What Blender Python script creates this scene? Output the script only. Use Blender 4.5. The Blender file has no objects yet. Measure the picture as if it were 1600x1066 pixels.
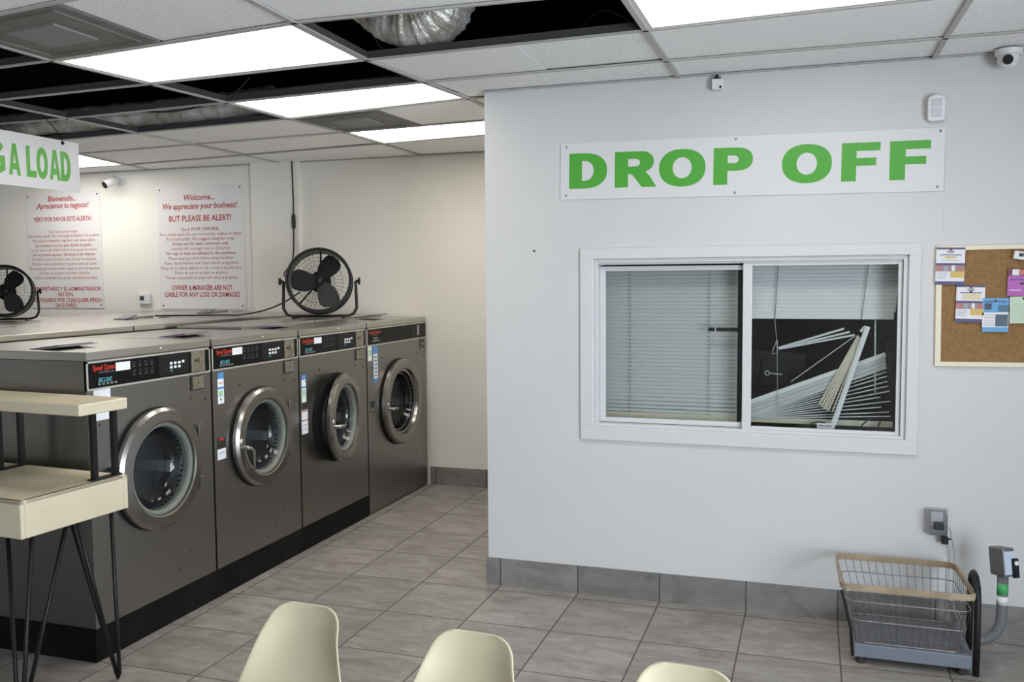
import bpy, bmesh, math, random
from mathutils import Vector, Matrix

S = bpy.context.scene
COL = S.collection
random.seed(7)
R = math.radians

# ------------------------------------------------------------------ camera
cam_d = bpy.data.cameras.new('camera')
cam_d.sensor_width = 36.0
cam_d.lens = 1424.12 / 1600 * 36
cam_d.clip_start = 0.05
cam = bpy.data.objects.new('camera', cam_d)
COL.objects.link(cam)
YAW, PITCH, ROLL, CAM_Z = 0.3195, 0.0694, -0.0077, 1.7629
fw = Vector((-math.sin(YAW) * math.cos(PITCH), math.cos(YAW) * math.cos(PITCH), -math.sin(PITCH)))
rt = Vector((math.cos(YAW), math.sin(YAW), 0))
up = rt.cross(fw)
r2 = rt * math.cos(ROLL) + up * math.sin(ROLL)
u2 = -rt * math.sin(ROLL) + up * math.cos(ROLL)
M4 = Matrix((r2, u2, -fw)).transposed().to_4x4()
M4.translation = (0, 0, CAM_Z)
cam.matrix_world = M4
S.camera = cam

# ------------------------------------------------------------------ world, daylight, exposure
S.view_settings.view_transform = 'Standard'
S.view_settings.look = 'None'
S.view_settings.gamma = 1.0
S.view_settings.use_curve_mapping = False
S.view_settings.exposure = 0.0
W = bpy.data.worlds.new('world')
S.world = W
W.use_nodes = True
W.node_tree.nodes['Background'].inputs[0].default_value = (0.75, 0.87, 1.0, 1)
W.node_tree.nodes['Background'].inputs[1].default_value = 1.2


def area(name, loc, rot, sx, sy, power, col):
    d = bpy.data.lights.new(name, 'AREA')
    d.shape = 'RECTANGLE'
    d.size, d.size_y = sx, sy
    d.energy = power
    d.color = col
    o = bpy.data.objects.new(name, d)
    o.location = loc
    o.rotation_euler = rot
    COL.objects.link(o)
    return o


# daylight arriving through the storefront glass to the right of the photographer
area('storefront_daylight', (3.05, -.35, 1.15), (0, R(90), 0), 2.1, 3.9, 450, (0.83, 0.91, 1.0))
PANEL_EMIT = 8.5

# ------------------------------------------------------------------ materials
MATS = {}


def mat(name, col, rough=0.6, metal=0.0, spec=0.5, emit=None, es=0.0, trans=0.0, coat=0.0):
    m = bpy.data.materials.new(name)
    m.use_nodes = True
    b = m.node_tree.nodes['Principled BSDF']
    b.inputs['Base Color'].default_value = (*col, 1)
    b.inputs['Roughness'].default_value = rough
    b.inputs['Metallic'].default_value = metal
    b.inputs['Specular IOR Level'].default_value = spec
    if emit:
        b.inputs['Emission Color'].default_value = (*emit, 1)
        b.inputs['Emission Strength'].default_value = es
    if coat:
        b.inputs['Coat Weight'].default_value = coat
    MATS[name] = m
    return m


def nd(m, t, **kw):
    n = m.node_tree.nodes.new(t)
    for k, v in kw.items():
        setattr(n, k, v)
    return n


def lk(m, a, b):
    m.node_tree.links.new(a, b)


def bsdf(m):
    return m.node_tree.nodes['Principled BSDF']


def mathn(m, op, a, b=None, c=None):
    n = nd(m, 'ShaderNodeMath', operation=op)
    for i, v in enumerate((a, b, c)):
        if v is None:
            continue
        if isinstance(v, (int, float)):
            n.inputs[i].default_value = v
        else:
            lk(m, v, n.inputs[i])
    return n.outputs[0]


def noise_tone(m, scale, c1, c2, lo=0.35, hi=0.65, detail=4, stretch=None, bump=0.0, rough=None, bscale=None, bdist=0.002):
    """mottled colour between c1 and c2 in object space, optional bump and roughness range"""
    tc = nd(m, 'ShaderNodeTexCoord')
    mp = nd(m, 'ShaderNodeMapping')
    lk(m, tc.outputs['Object'], mp.inputs[0])
    if stretch:
        mp.inputs['Scale'].default_value = stretch
    n = nd(m, 'ShaderNodeTexNoise')
    n.inputs['Scale'].default_value = scale
    n.inputs['Detail'].default_value = detail
    lk(m, mp.outputs[0], n.inputs['Vector'])
    cr = nd(m, 'ShaderNodeValToRGB')
    cr.color_ramp.elements[0].position = lo
    cr.color_ramp.elements[1].position = hi
    cr.color_ramp.elements[0].color = (*c1, 1)
    cr.color_ramp.elements[1].color = (*c2, 1)
    lk(m, n.outputs['Fac'], cr.inputs[0])
    lk(m, cr.outputs[0], bsdf(m).inputs['Base Color'])
    if rough:
        mr = nd(m, 'ShaderNodeMapRange')
        mr.inputs['From Min'].default_value = 0.3
        mr.inputs['From Max'].default_value = 0.7
        mr.inputs['To Min'].default_value = rough[0]
        mr.inputs['To Max'].default_value = rough[1]
        lk(m, n.outputs['Fac'], mr.inputs[0])
        lk(m, mr.outputs[0], bsdf(m).inputs['Roughness'])
    if bump:
        n2 = nd(m, 'ShaderNodeTexNoise')
        n2.inputs['Scale'].default_value = bscale or scale
        n2.inputs['Detail'].default_value = 5
        lk(m, mp.outputs[0], n2.inputs['Vector'])
        bp = nd(m, 'ShaderNodeBump')
        bp.inputs['Strength'].default_value = bump
        bp.inputs['Distance'].default_value = bdist
        lk(m, n2.outputs['Fac'], bp.inputs['Height'])
        lk(m, bp.outputs[0], bsdf(m).inputs['Normal'])
    return m


m_wall = noise_tone(mat('wall_paint_white', (.8, .8, .8), .55), 1.3, (.575, .575, .58), (.605, .605, .605), bump=.25, bscale=9, bdist=.004)
m_wallb = noise_tone(mat('wall_paint_cream', (.8, .8, .8), .6), 1.1, (.76, .745, .695), (.81, .795, .75), bump=.3, bscale=7, bdist=.005)
m_wallf = mat('wall_paint_tan', (.17, .155, .135), .7)
m_deck = noise_tone(mat('plenum_black', (.01, .01, .01), .9), 5, (.004, .004, .004), (.012, .011, .011))
m_tile = noise_tone(mat('ceiling_tile', (.7, .7, .7), .9), 160, (.70, .69, .69), (.90, .89, .89), lo=.38, hi=.5, detail=3, bump=.3, bscale=160)
m_tbar = mat('t_bar_grey', (.42, .41, .39), .5)
m_web = mat('t_bar_web_dark', (.05, .05, .05), .6)
m_panel = mat('light_panel', (.9, .9, .9), .5, emit=(1.0, .96, .88), es=PANEL_EMIT)
m_lframe = mat('light_frame', (.62, .60, .60), .5)
m_vent = noise_tone(mat('vent_dirty_grey', (.2, .19, .18), .7), 6, (.13, .125, .115), (.19, .18, .17))
m_vent2 = mat('vent_core_grey', (.23, .225, .225), .7)
m_white = mat('white_plastic', (.72, .72, .735), .4)
m_vinyl = mat('white_vinyl', (.62, .63, .64), .35)
m_sign = mat('sign_white', (.66, .66, .67), .28)
m_poster = mat('poster_white', (.74, .725, .735), .45)
m_green = mat('sign_green', (.08, .37, .045), .25)
m_red = mat('poster_red', (.40, .03, .04), .5)
m_black = mat('black_plastic', (.008, .008, .0085), .5, spec=.3)
m_blackm = mat('black_metal', (.009, .0085, .0085), .4, spec=.3)
m_plinth = noise_tone(mat('plinth_black', (.01, .01, .01), .65, spec=.12), 4, (.004, .004, .004), (.009, .0085, .008))
m_rubber = mat('rubber_dark', (.02, .02, .02), .7)
m_cream = noise_tone(mat('cream_laminate', (.7, .65, .5), .35), 3, (.585, .52, .375), (.635, .565, .415), rough=(.25, .4))
m_shell = noise_tone(mat('cream_shell', (.72, .7, .5), .38), 2, (.50, .455, .315), (.53, .485, .345))
m_cork = noise_tone(mat('cork', (.3, .17, .07), .9), 60, (.235, .13, .05), (.285, .165, .07), bump=.3)
m_ply = mat('cork_frame', (.76, .70, .54), .5)
m_tan = noise_tone(mat('tan_band', (.4, .31, .2), .6), 8, (.28, .215, .135), (.37, .295, .20))
m_zinc = mat('wire_zinc', (.30, .29, .275), .35, metal=.7)
m_mesh = mat('wire_mesh_dull', (.12, .105, .09), .5, metal=.4)
m_greyp = mat('grey_paint', (.15, .17, .205), .45)
m_pipe = mat('grey_pvc', (.14, .147, .16), .5)
m_screw = mat('screw_dark', (.12, .12, .12), .4, metal=.8)
m_lcd = mat('lcd_dark', (.05, .055, .05), .3)


def steel(name, base, r0, r1, stretch=(2, 2, 60), var=.955):
    m = mat(name, base, .35, metal=1.0)
    lo = tuple(c * var for c in base)
    noise_tone(m, 6, lo, base, lo=.3, hi=.7, stretch=stretch, rough=(r0, r1))
    return m


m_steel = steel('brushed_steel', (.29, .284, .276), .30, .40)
m_lip_glint = mat('steel_lip_glint', (.62, .61, .58), .4, metal=.6)  # paler steel paints the highlight along rounded cabinet edges
m_gblack = mat('gasket_shade_black', (.006, .006, .006), .7, spec=.1)
m_ring = steel('ring_steel', (.30, .29, .275), .22, .27, (2, 2, 2), .98)
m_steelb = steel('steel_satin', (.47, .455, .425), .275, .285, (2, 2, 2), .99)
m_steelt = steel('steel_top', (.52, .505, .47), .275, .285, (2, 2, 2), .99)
m_drum = mat('drum_steel', (.30, .305, .315), .42, metal=.55)
m_gasket = mat('gasket_grey_green', (.17, .18, .155), .5)
m_ctrl = mat('control_black', (.004, .004, .005), .35, spec=.15)
m_coin = noise_tone(mat('coin_plate_bronze', (.3, .27, .22), .4, metal=.8), 30, (.27, .24, .19), (.38, .35, .29))
m_btn = mat('button_white', (.8, .82, .85), .4)
m_btng = mat('button_green', (.03, .25, .16), .4)
m_logo = mat('logo_red', (.55, .03, .015), .4)
m_teal = mat('script_teal', (.12, .42, .46), .4)
m_greytxt = mat('print_grey', (.22, .22, .22), .5)
m_stw = mat('sticker_white', (.78, .80, .84), .45)
m_stb = mat('sticker_blue', (.09, .27, .60), .45)
m_stg = mat('sticker_green', (.35, .6, .38), .45)
m_stk = mat('sticker_black', (.02, .02, .02), .45)
m_str = mat('sticker_red', (.45, .03, .03), .45)
m_lidb = mat('lid_blue_grey', (.13, .16, .21), .3, metal=.3)
m_slat = mat('blind_slat', (.42, .435, .44), .4)
m_slatw = mat('blind_slat_white', (.58, .595, .61), .4)
m_slaty = mat('blind_slat_yellowed', (.55, .52, .43), .5)
m_cord = mat('cord_grey', (.12, .125, .12), .7)
m_cordl = mat('cord_pale', (.38, .38, .37), .7)

# thin clear glass: mirror-like part by Fresnel, the rest straight through
def thin_glass(name, tint, ior=1.45):
    m = bpy.data.materials.new(name)
    m.use_nodes = True
    nt = m.node_tree
    nt.nodes.clear()
    out = nd(m, 'ShaderNodeOutputMaterial')
    mix = nd(m, 'ShaderNodeMixShader')
    lw = nd(m, 'ShaderNodeLayerWeight')
    lw.inputs['Blend'].default_value = .5
    fr = mathn(m, 'MULTIPLY_ADD', mathn(m, 'POWER', lw.outputs['Facing'], 5), .96, ((ior - 1) / (ior + 1)) ** 2)
    tr = nd(m, 'ShaderNodeBsdfTransparent')
    tr.inputs[0].default_value = (*tint, 1)
    gl = nd(m, 'ShaderNodeBsdfGlossy')
    gl.inputs['Roughness'].default_value = .02
    lk(m, fr, mix.inputs[0])
    lk(m, tr.outputs[0], mix.inputs[1])
    lk(m, gl.outputs[0], mix.inputs[2])
    lk(m, mix.outputs[0], out.inputs[0])
    return m


m_glass = thin_glass('window_glass', (.965, .985, .98))
m_dglass = thin_glass('door_glass', (.72, .75, .78))
m_clear = thin_glass('clear_cover', (.72, .72, .74))


def tile_floor(name, x0, sx, y0, sy, c1, c2, grout, use_y=True, gw=.0045):
    m = mat(name, c1, .35)
    b = bsdf(m)
    tc = nd(m, 'ShaderNodeTexCoord')
    sp = nd(m, 'ShaderNodeSeparateXYZ')
    lk(m, tc.outputs['Object'], sp.inputs[0])
    ux = mathn(m, 'DIVIDE', mathn(m, 'SUBTRACT', sp.outputs[0], x0), sx)
    uy = mathn(m, 'DIVIDE', mathn(m, 'SUBTRACT', sp.outputs[1], y0), sy)
    fx, fy = mathn(m, 'FLOOR', ux), mathn(m, 'FLOOR', uy)
    px = mathn(m, 'MULTIPLY', mathn(m, 'PINGPONG', mathn(m, 'ADD', ux, 40), .5), sx)
    py = mathn(m, 'MULTIPLY', mathn(m, 'PINGPONG', mathn(m, 'ADD', uy, 40), .5), sy)
    d = mathn(m, 'MINIMUM', px, py) if use_y else px
    g = nd(m, 'ShaderNodeMapRange')
    g.inputs['From Min'].default_value = gw * .5
    g.inputs['From Max'].default_value = gw * 1.0
    lk(m, d, g.inputs[0])
    cb = nd(m, 'ShaderNodeCombineXYZ')
    lk(m, fx, cb.inputs[0])
    lk(m, fy, cb.inputs[1])
    wn = nd(m, 'ShaderNodeTexWhiteNoise')
    wn.noise_dimensions = '3D'
    lk(m, cb.outputs[0], wn.inputs['Vector'])
    # per-tile shifted, stretched clouding
    sc = nd(m, 'ShaderNodeVectorMath', operation='MULTIPLY_ADD')
    lk(m, wn.outputs['Color'], sc.inputs[0])
    sc.inputs[1].default_value = (9, 9, 9)
    mp = nd(m, 'ShaderNodeMapping')
    mp.inputs['Rotation'].default_value = (0, 0, R(28))
    mp.inputs['Scale'].default_value = (1.0, 2.6, 1.6)
    lk(m, tc.outputs['Object'], mp.inputs[0])
    lk(m, mp.outputs[0], sc.inputs[2])
    n = nd(m, 'ShaderNodeTexNoise')
    n.inputs['Scale'].default_value = 4.0
    n.inputs['Detail'].default_value = 10
    n.inputs['Roughness'].default_value = .72
    n.inputs['Distortion'].default_value = .9
    lk(m, sc.outputs[0], n.inputs['Vector'])
    cr = nd(m, 'ShaderNodeValToRGB')
    cr.color_ramp.elements[0].position = .34
    cr.color_ramp.elements[1].position = .66
    cr.color_ramp.elements[0].color = (*c1, 1)
    cr.color_ramp.elements[1].color = (*c2, 1)
    lk(m, n.outputs['Fac'], cr.inputs[0])
    tone = nd(m, 'ShaderNodeMapRange')
    tone.inputs['To Min'].default_value = .90
    tone.inputs['To Max'].default_value = 1.08
    lk(m, wn.outputs['Value'], tone.inputs[0])
    mul = nd(m, 'ShaderNodeMix', data_type='RGBA', blend_type='MULTIPLY')
    mul.inputs[0].default_value = 1
    lk(m, cr.outputs[0], mul.inputs[6])
    lk(m, tone.outputs[0], mul.inputs[7])
    mx = nd(m, 'ShaderNodeMix', data_type='RGBA')
    mx.inputs[6].default_value = (*grout, 1)
    lk(m, g.outputs[0], mx.inputs[0])
    lk(m, mul.outputs[2], mx.inputs[7])
    lk(m, mx.outputs[2], b.inputs['Base Color'])
    rr = nd(m, 'ShaderNodeMapRange')
    rr.inputs['To Min'].default_value = .8
    rr.inputs['To Max'].default_value = .36
    lk(m, g.outputs[0], rr.inputs[0])
    lk(m, rr.outputs[0], b.inputs['Roughness'])
    bp = nd(m, 'ShaderNodeBump')
    bp.inputs['Strength'].default_value = .5
    bp.inputs['Distance'].default_value = .002
    lk(m, g.outputs[0], bp.inputs['Height'])
    lk(m, bp.outputs[0], b.inputs['Normal'])
    return m


TX0, TSX, TY0, TSY = -0.315, 0.4555, 4.277, 0.4855
m_floor = tile_floor('floor_tile', TX0, TSX, TY0, TSY, (.185, .165, .144), (.36, .336, .312), (.08, .07, .062))
m_base = tile_floor('baseboard_tile', TX0, TSX, 0, 1, (.15, .143, .136), (.24, .232, .225), (.06, .055, .05), use_y=False)


def foil(name):
    m = mat(name, (.55, .55, .56), .42, metal=.55)
    noise_tone(m, 9, (.42, .39, .32), (.74, .73, .72), stretch=(1, 1, 1), bump=.9, bscale=34, bdist=.012)
    return m


m_foil = foil('duct_foil')

# ------------------------------------------------------------------ geometry helpers


class MB:
    def __init__(self, off=(0, 0, 0)):
        self.v, self.f, self.m, self.s = [], [], [], []
        self.off = Vector(off)

    def add(self, vs, fs, m=0, sm=False):
        k = len(self.v)
        self.v += [tuple(Vector(p) - self.off) for p in vs]
        for f in fs:
            self.f.append([i + k for i in f])
            self.m.append(m)
            self.s.append(sm)
        return self

    def box(self, a, b, m=0, mtx=None):
        x0, y0, z0 = a
        x1, y1, z1 = b
        vs = [(x, y, z) for z in (z0, z1) for y in (y0, y1) for x in (x0, x1)]
        if mtx is not None:
            vs = [mtx @ Vector(p) for p in vs]
        return self.add(vs, [(0, 2, 3, 1), (4, 5, 7, 6), (0, 1, 5, 4), (2, 6, 7, 3), (0, 4, 6, 2), (1, 3, 7, 5)], m)

    def tube(self, path, r, n=8, m=0, closed=False, caps=True, sm=True):
        P = [Vector(p) for p in path]
        N = len(P)
        rs = r if isinstance(r, (list, tuple)) else [r] * N
        vs, ref = [], None
        for i in range(N):
            if closed:
                t = P[(i + 1) % N] - P[i - 1]
            else:
                t = P[min(i + 1, N - 1)] - P[max(i - 1, 0)]
            t.normalize()
            if ref is None:
                ref = t.orthogonal().normalized()
            ref = (ref - t * ref.dot(t))
            if ref.length < 1e-6:
                ref = t.orthogonal()
            ref.normalize()
            b = t.cross(ref)
            for j in range(n):
                a = 2 * math.pi * j / n
                vs.append(P[i] + (ref * math.cos(a) + b * math.sin(a)) * rs[i])
        fs = []
        for i in range(N if closed else N - 1):
            for j in range(n):
                a, b_ = i * n + j, i * n + (j + 1) % n
                c, d = ((i + 1) % N) * n + (j + 1) % n, ((i + 1) % N) * n + j
                fs.append((a, b_, c, d))
        self.add(vs, fs, m, sm)
        if caps and not closed:
            k = len(self.v) - len(vs)
            self.f.append([k + j for j in range(n)][::-1]); self.m.append(m); self.s.append(False)
            self.f.append([k + (N - 1) * n + j for j in range(n)]); self.m.append(m); self.s.append(False)
        return self

    def lathe(self, prof, c=(0, 0, 0), axis='x', n=48, m=0, sm=True, caps=False):
        """prof: (radius, height) pairs turned round an axis through c"""
        vs = []
        for r, h in prof:
            for j in range(n):
                a = 2 * math.pi * j / n
                p, q = r * math.cos(a), r * math.sin(a)
                o = {'x': (h, p, q), 'y': (q, h, p), 'z': (p, q, h)}[axis]
                vs.append((c[0] + o[0], c[1] + o[1], c[2] + o[2]))
        fs = []
        for i in range(len(prof) - 1):
            for j in range(n):
                fs.append((i * n + j, i * n + (j + 1) % n, (i + 1) * n + (j + 1) % n, (i + 1) * n + j))
        if caps:
            fs.append([j for j in range(n)][::-1])
            fs.append([(len(prof) - 1) * n + j for j in range(n)])
        return self.add(vs, fs, m, sm)

    def hard_lathe(self, prof, c=(0, 0, 0), axis='x', n=64, m=0):
        for a, b in zip(prof[:-1], prof[1:]):
            self.lathe([a, b], c, axis, n, m)
        return self

    def slab(self, poly, z0, z1, m=0):
        """horizontal polygon (ccw) between two heights"""
        n = len(poly)
        vs = [(x, y, z0) for x, y in poly] + [(x, y, z1) for x, y in poly]
        fs = [list(range(n))[::-1], [n + i for i in range(n)]]
        fs += [(i, (i + 1) % n, n + (i + 1) % n, n + i) for i in range(n)]
        return self.add(vs, fs, m)

    def build(self, name, mats, parent=None, bevel=0.0, loc=None, seg=2, sub=0, solid=0.0):
        me = bpy.data.meshes.new(name)
        me.from_pydata(self.v, [], self.f)
        if not isinstance(mats, (list, tuple)):
            mats = [mats]
        for mm in mats:
            me.materials.append(mm)
        for p, mi, s in zip(me.polygons, self.m, self.s):
            p.material_index = mi
            p.use_smooth = s
        bm = bmesh.new()
        bm.from_mesh(me)
        bmesh.ops.recalc_face_normals(bm, faces=bm.faces)
        bm.to_mesh(me)
        bm.free()
        me.update()
        o = bpy.data.objects.new(name, me)
        COL.objects.link(o)
        if parent is not None:
            o.parent = parent
        if loc is not None:
            o.location = loc
        if solid:
            md = o.modifiers.new('solid', 'SOLIDIFY')
            md.thickness = solid
            md.offset = 0
        if sub:
            md = o.modifiers.new('sub', 'SUBSURF')
            md.levels = md.render_levels = sub
        if bevel:
            md = o.modifiers.new('bevel', 'BEVEL')
            md.width = bevel
            md.segments = seg
            md.limit_method = 'ANGLE'
            md.angle_limit = R(50)
            md.harden_normals = False
        return o


def tag(o, label, cat, group=None, kind=None):
    o['label'] = label
    o['category'] = cat
    if group:
        o['group'] = group
    if kind:
        o['kind'] = kind
    return o


def thing(name, loc, label, cat, group=None, rz=0.0):
    o = bpy.data.objects.new(name, None)
    o.empty_display_size = .1
    COL.objects.link(o)
    o.location = loc
    o.rotation_euler = (0, 0, rz)
    return tag(o, label, cat, group)


def struct(o):
    o['kind'] = 'structure'
    return o


def curve_mesh(o):
    """turn a temporary curve object into plain vertices and faces"""
    COL.objects.link(o)
    bpy.context.view_layer.update()
    dg = bpy.context.evaluated_depsgraph_get()
    me = bpy.data.meshes.new_from_object(o.evaluated_get(dg))
    vs = [v.co.copy() for v in me.vertices]
    fs = [list(p.vertices) for p in me.polygons]
    cu = o.data
    bpy.data.objects.remove(o)
    bpy.data.curves.remove(cu)
    bpy.data.meshes.remove(me)
    return vs, fs


def text2d(body, size, width=None, bold=0.0, shear=0.0, align='CENTER', res=2):
    cu = bpy.data.curves.new('t', 'FONT')
    cu.body = body
    cu.size = size
    cu.offset = bold * size
    cu.shear = shear
    cu.resolution_u = res
    cu.align_x = align
    vs, fs = curve_mesh(bpy.data.objects.new('t', cu))
    if width and vs:
        xs = [v.x for v in vs]
        w = max(xs) - min(xs)
        c = (max(xs) + min(xs)) / 2 if align == 'CENTER' else min(xs)
        k = width / w
        for v in vs:
            v.x = (v.x - c) * k
    return vs, fs


def shape2d(loops):
    """filled outline with holes from closed 2-D loops"""
    cu = bpy.data.curves.new('s', 'CURVE')
    cu.dimensions = '2D'
    cu.fill_mode = 'BOTH'
    for lp in loops:
        sp = cu.splines.new('POLY')
        sp.points.add(len(lp) - 1)
        for p, q in zip(sp.points, lp):
            p.co = (q[0], q[1], 0, 1)
        sp.use_cyclic_u = True
    return curve_mesh(bpy.data.objects.new('s', cu))


def put(mb, vf, org, right, upv, m=0):
    """lay 2-D print on a plane"""
    o, r, u = Vector(org), Vector(right), Vector(upv)
    mb.add([o + r * v.x + u * v.y for v in vf[0]], vf[1], m)


def arc(cx, cy, rx, ry, a0, a1, n=14, p=2.0):
    out = []
    for i in range(n + 1):
        a = R(a0 + (a1 - a0) * i / n)
        c, s = math.cos(a), math.sin(a)
        out.append((cx + rx * math.copysign(abs(c) ** (2 / p), c), cy + ry * math.copysign(abs(s) ** (2 / p), s)))
    return out


GL = {
    'D': [[(0, 0), (.40, 0)] + arc(.40, .5, .60, .5, -90, 90, p=2.3) + [(.40, 1), (0, 1)],
          [(.34, .22), (.42, .22)] + arc(.42, .5, .23, .28, -90, 90) + [(.34, .78)]],
    'O': [arc(.5, .5, .5, .515, 0, 350, 35, p=2.25), arc(.5, .5, .205, .29, 0, 350, 35)],
    'R': [[(0, 0), (.32, 0), (.32, .37), (.36, .37), (.42, .35), (.65, 0), (1.0, 0), (.82, .33), (.74, .41)] +
          arc(.60, .71, .33, .29, -60, 90, p=2.3) + [(0, 1)],
          [(.32, .58), (.48, .58)] + arc(.50, .685, .105, .105, -90, 90) + [(.32, .79)]],
    'P': [[(0, 0), (.36, 0), (.36, .37), (.56, .37)] + arc(.58, .685, .42, .315, -90, 90, p=2.3) + [(0, 1)],
          [(.36, .58), (.50, .58)] + arc(.52, .68, .12, .105, -90, 90) + [(.36, .785)]],
    'F': [[(0, 0), (.39, 0), (.39, .4), (.90, .4), (.90, .60), (.39, .60), (.39, .785), (1, .785), (1, 1), (0, 1)]],
    'L': [[(0, 0), (1, 0), (1, .22), (.38, .22), (.38, 1), (0, 1)]],
    'A': [[(0, 0), (.28, 0), (.345, .18), (.655, .18), (.72, 0), (1, 0), (.66, 1), (.34, 1)], [(.41, .38), (.59, .38), (.5, .70)]],
    'E': [[(0, 0), (1, 0), (1, .22), (.38, .22), (.38, .40), (.92, .40), (.92, .60), (.38, .60), (.38, .78), (1, .78), (1, 1), (0, 1)]],
    'M': [[(0, 0), (.25, 0), (.25, .66), (.40, 0), (.60, 0), (.75, .66), (.75, 0), (1, 0), (1, 1), (.64, 1), (.5, .42), (.36, 1), (0, 1)]],
    'G': [arc(.5, .5, .5, .515, 38, 300, 28, p=2.25) + [(.98, .12), (.98, .56), (.52, .56), (.52, .36), (.68, .36), (.68, .25)] +
          arc(.5, .5, .21, .29, -60, -300, 22) + [(.66, .64)]],
}


def glyph(mb, ch, x0, x1, z0, z1, org, right, upv, m=0):
    lp = [[(x0 + (x1 - x0) * a, z0 + (z1 - z0) * b) for a, b in L] for L in GL[ch]]
    put(mb, shape2d(lp), org, right, upv, m)


# ------------------------------------------------------------------ room shell
YD, XC, H, YB, XW, HT = 4.851, -1.757, 2.797, 7.124, -3.12, 1.44
WX0, WX1, WZ0, WZ1 = -1.135, 0.44, .945, 1.862   # office window opening
XL, XR, YF = -8.2, 2.75, -2.6

struct(MB().box((XL, YF - .2, -.1), (XR + .15, YB + .15, 0)).build('floor', m_floor))
wall = MB()
for a, b in (((XC, YD, 0), (WX0, YD + .12, H + .03)), ((WX1, YD, 0), (XR, YD + .12, H + .03)),
             ((WX0, YD, 0), (WX1, YD + .12, WZ0)), ((WX0, YD, WZ1), (WX1, YD + .12, H + .03))):
    wall.box(a, b)
w_off = struct(wall.build('wall_office', m_wall))
struct(MB().box((XC, YD + .12, 0), (XC + .1, YB, H + .03)).build('wall_aisle', m_wallb))
struct(MB().box((XL, YB, 0), (XR + .15, YB + .15, H + .03)).build('wall_back', m_wallb))
struct(MB().box((XL - .15, YF - .2, 0), (XL, YB + .15, H + .03)).build('wall_left', m_wallb))
# the right wall is the storefront: low kerb, header and posts round a long glazed opening
sf = MB()
sf.box((XR, YF - .2, 0), (XR + .12, YB, .08)).box((XR, YF - .2, 2.2), (XR + .12, YB, H + .03))
sf.box((XR, YF - .2, .08), (XR + .12, -2.3, 2.2)).box((XR, 1.6, .08), (XR + .12, YB, 2.2))
for y in (-1.0, .3):
    sf.box((XR, y - .03, .08), (XR + .12, y + .03, 2.2))
struct(sf.build('wall_right', m_wall))
struct(MB().box((XL, YF - .2, 0), (XR, YF, H + .03)).build('wall_front', m_wallf))
# black roof deck above the tiles; its side walls blackened to paint plenum shade
dk = MB().box((XL - .15, YF - .2, 3.55), (XR + .15, YB + .15, 3.65))
dk.box((XL - .15, YF - .2, H + .03), (XL, YB + .15, 3.55)).box((XR, YF - .2, H + .03), (XR + .15, YB + .15, 3.55))
dk.box((XL, YB, H + .03), (XR, YB + .15, 3.55)).box((XL, YF - .2, H + .03), (XR, YF, 3.55))
struct(dk.build('ceiling_deck', m_deck))
# shallow pilaster on the back wall behind the fan
struct(MB().box((-4.79, YB - .05, 0), (-4.31, YB, H + .01)).build('trim_1', m_wallb))
# baseboards
bb = MB().box((XC - .011, YD - .011, 0), (XR, YD, .157)).box((XC - .011, YD, 0), (XC, YB, .157))
struct(bb.build('baseboard_office', m_base))
struct(MB().box((-3.10, YB - .011, 0), (XC - .011, YB, .152)).build('baseboard_back', m_base))
pp = MB().box((-1.609, YD - .0012, .885), (-1.21, YD, .94)).box((.59, YD - .0015, 1.95), (1.6, YD, 2.36))
struct(pp.build('paint_patch', m_wall, w_off))

# ------------------------------------------------------------------ suspended ceiling
ROWS = ['m2', 'm1', 0, 1, 2, 3, 4, 5, 6]
GX = {
    'a': [-8.19] * 9,
    'b': [-7.0] * 9,
    'm': [-5.74, -5.74, -5.74, -5.74, -5.74, -5.72, -5.70, -5.84, -5.9],
    0: [-4.53, -4.53, -4.53, -4.53, -4.515, -4.507, -4.50, -4.50, -4.5],
    1: [-3.40, -3.40, -3.40, -3.325, -3.26, -3.225, -3.16, -3.15, -3.15],
    2: [-1.98, -1.98, -2.0, -2.015, -1.955, -1.90, -1.9, -1.92, -1.92],
    3: [-.684] * 9, 4: [.56, .56, .555, .545, .532, .53, .53, .53, .53], 5: [1.76] * 9, 6: [XR - .01] * 9,
}
GY = {
    'a': [2.5, 3.1, 3.7, 4.2, 4.72, 5.5, 6.1, 6.82, 7.12],
    'b': [2.45, 3.05, 3.66, 4.18, 4.71, 5.48, 6.07, 6.78, 7.12],
    'm': [2.4, 3.0, 3.6, 4.15, 4.69, 5.42, 6.02, 6.74, 7.12],
    0: [2.3, 2.93, 3.54, 4.09, 4.69, 5.318, 5.92, 6.58, 7.12],
    1: [2.25, 2.85, 3.449, 4.031, 4.596, 5.195, 5.808, 6.40, 7.12],
    2: [2.05, 2.66, 3.285, 3.945, 4.49, 4.985, 5.69, 6.24, 7.12],
    3: [2.1, 2.75, 3.32, 3.885, 4.456, 5.0, 5.6, 6.2, 7.12],
    4: [2.1, 2.70, 3.23, 3.80, 4.455, 5.05, 5.6, 6.2, 7.12],
    5: [2.1, 2.66, 3.18, 3.75, 4.44, 5.05, 5.6, 6.2, 7.12],
    6: [2.1, 2.62, 3.13, 3.70, 4.43, 5.05, 5.6, 6.2, 7.12],
}
COLS = ['a', 'b', 'm', 0, 1, 2, 3, 4, 5, 6]
# nearer rows, over and behind the photographer, run on regularly
for c in COLS:
    y, x = GY[c][0], GX[c][0]
    ext = []
    while y > YF + .7:
        y -= .6
        ext.append(y)
    ext[-1] = YF
    GY[c] = ext[::-1] + GY[c]
    GX[c] = [x] * len(ext) + GX[c]
NE = min(len(GY[c]) for c in COLS) - 9
for c in COLS:     # same number of rows in every column
    k = len(GY[c]) - 9 - NE
    GY[c] = [YF] + GY[c][k + 1:] if k else GY[c]
    GX[c] = GX[c][k:]
ROWN = list(range(-NE - 2, 7))


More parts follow.
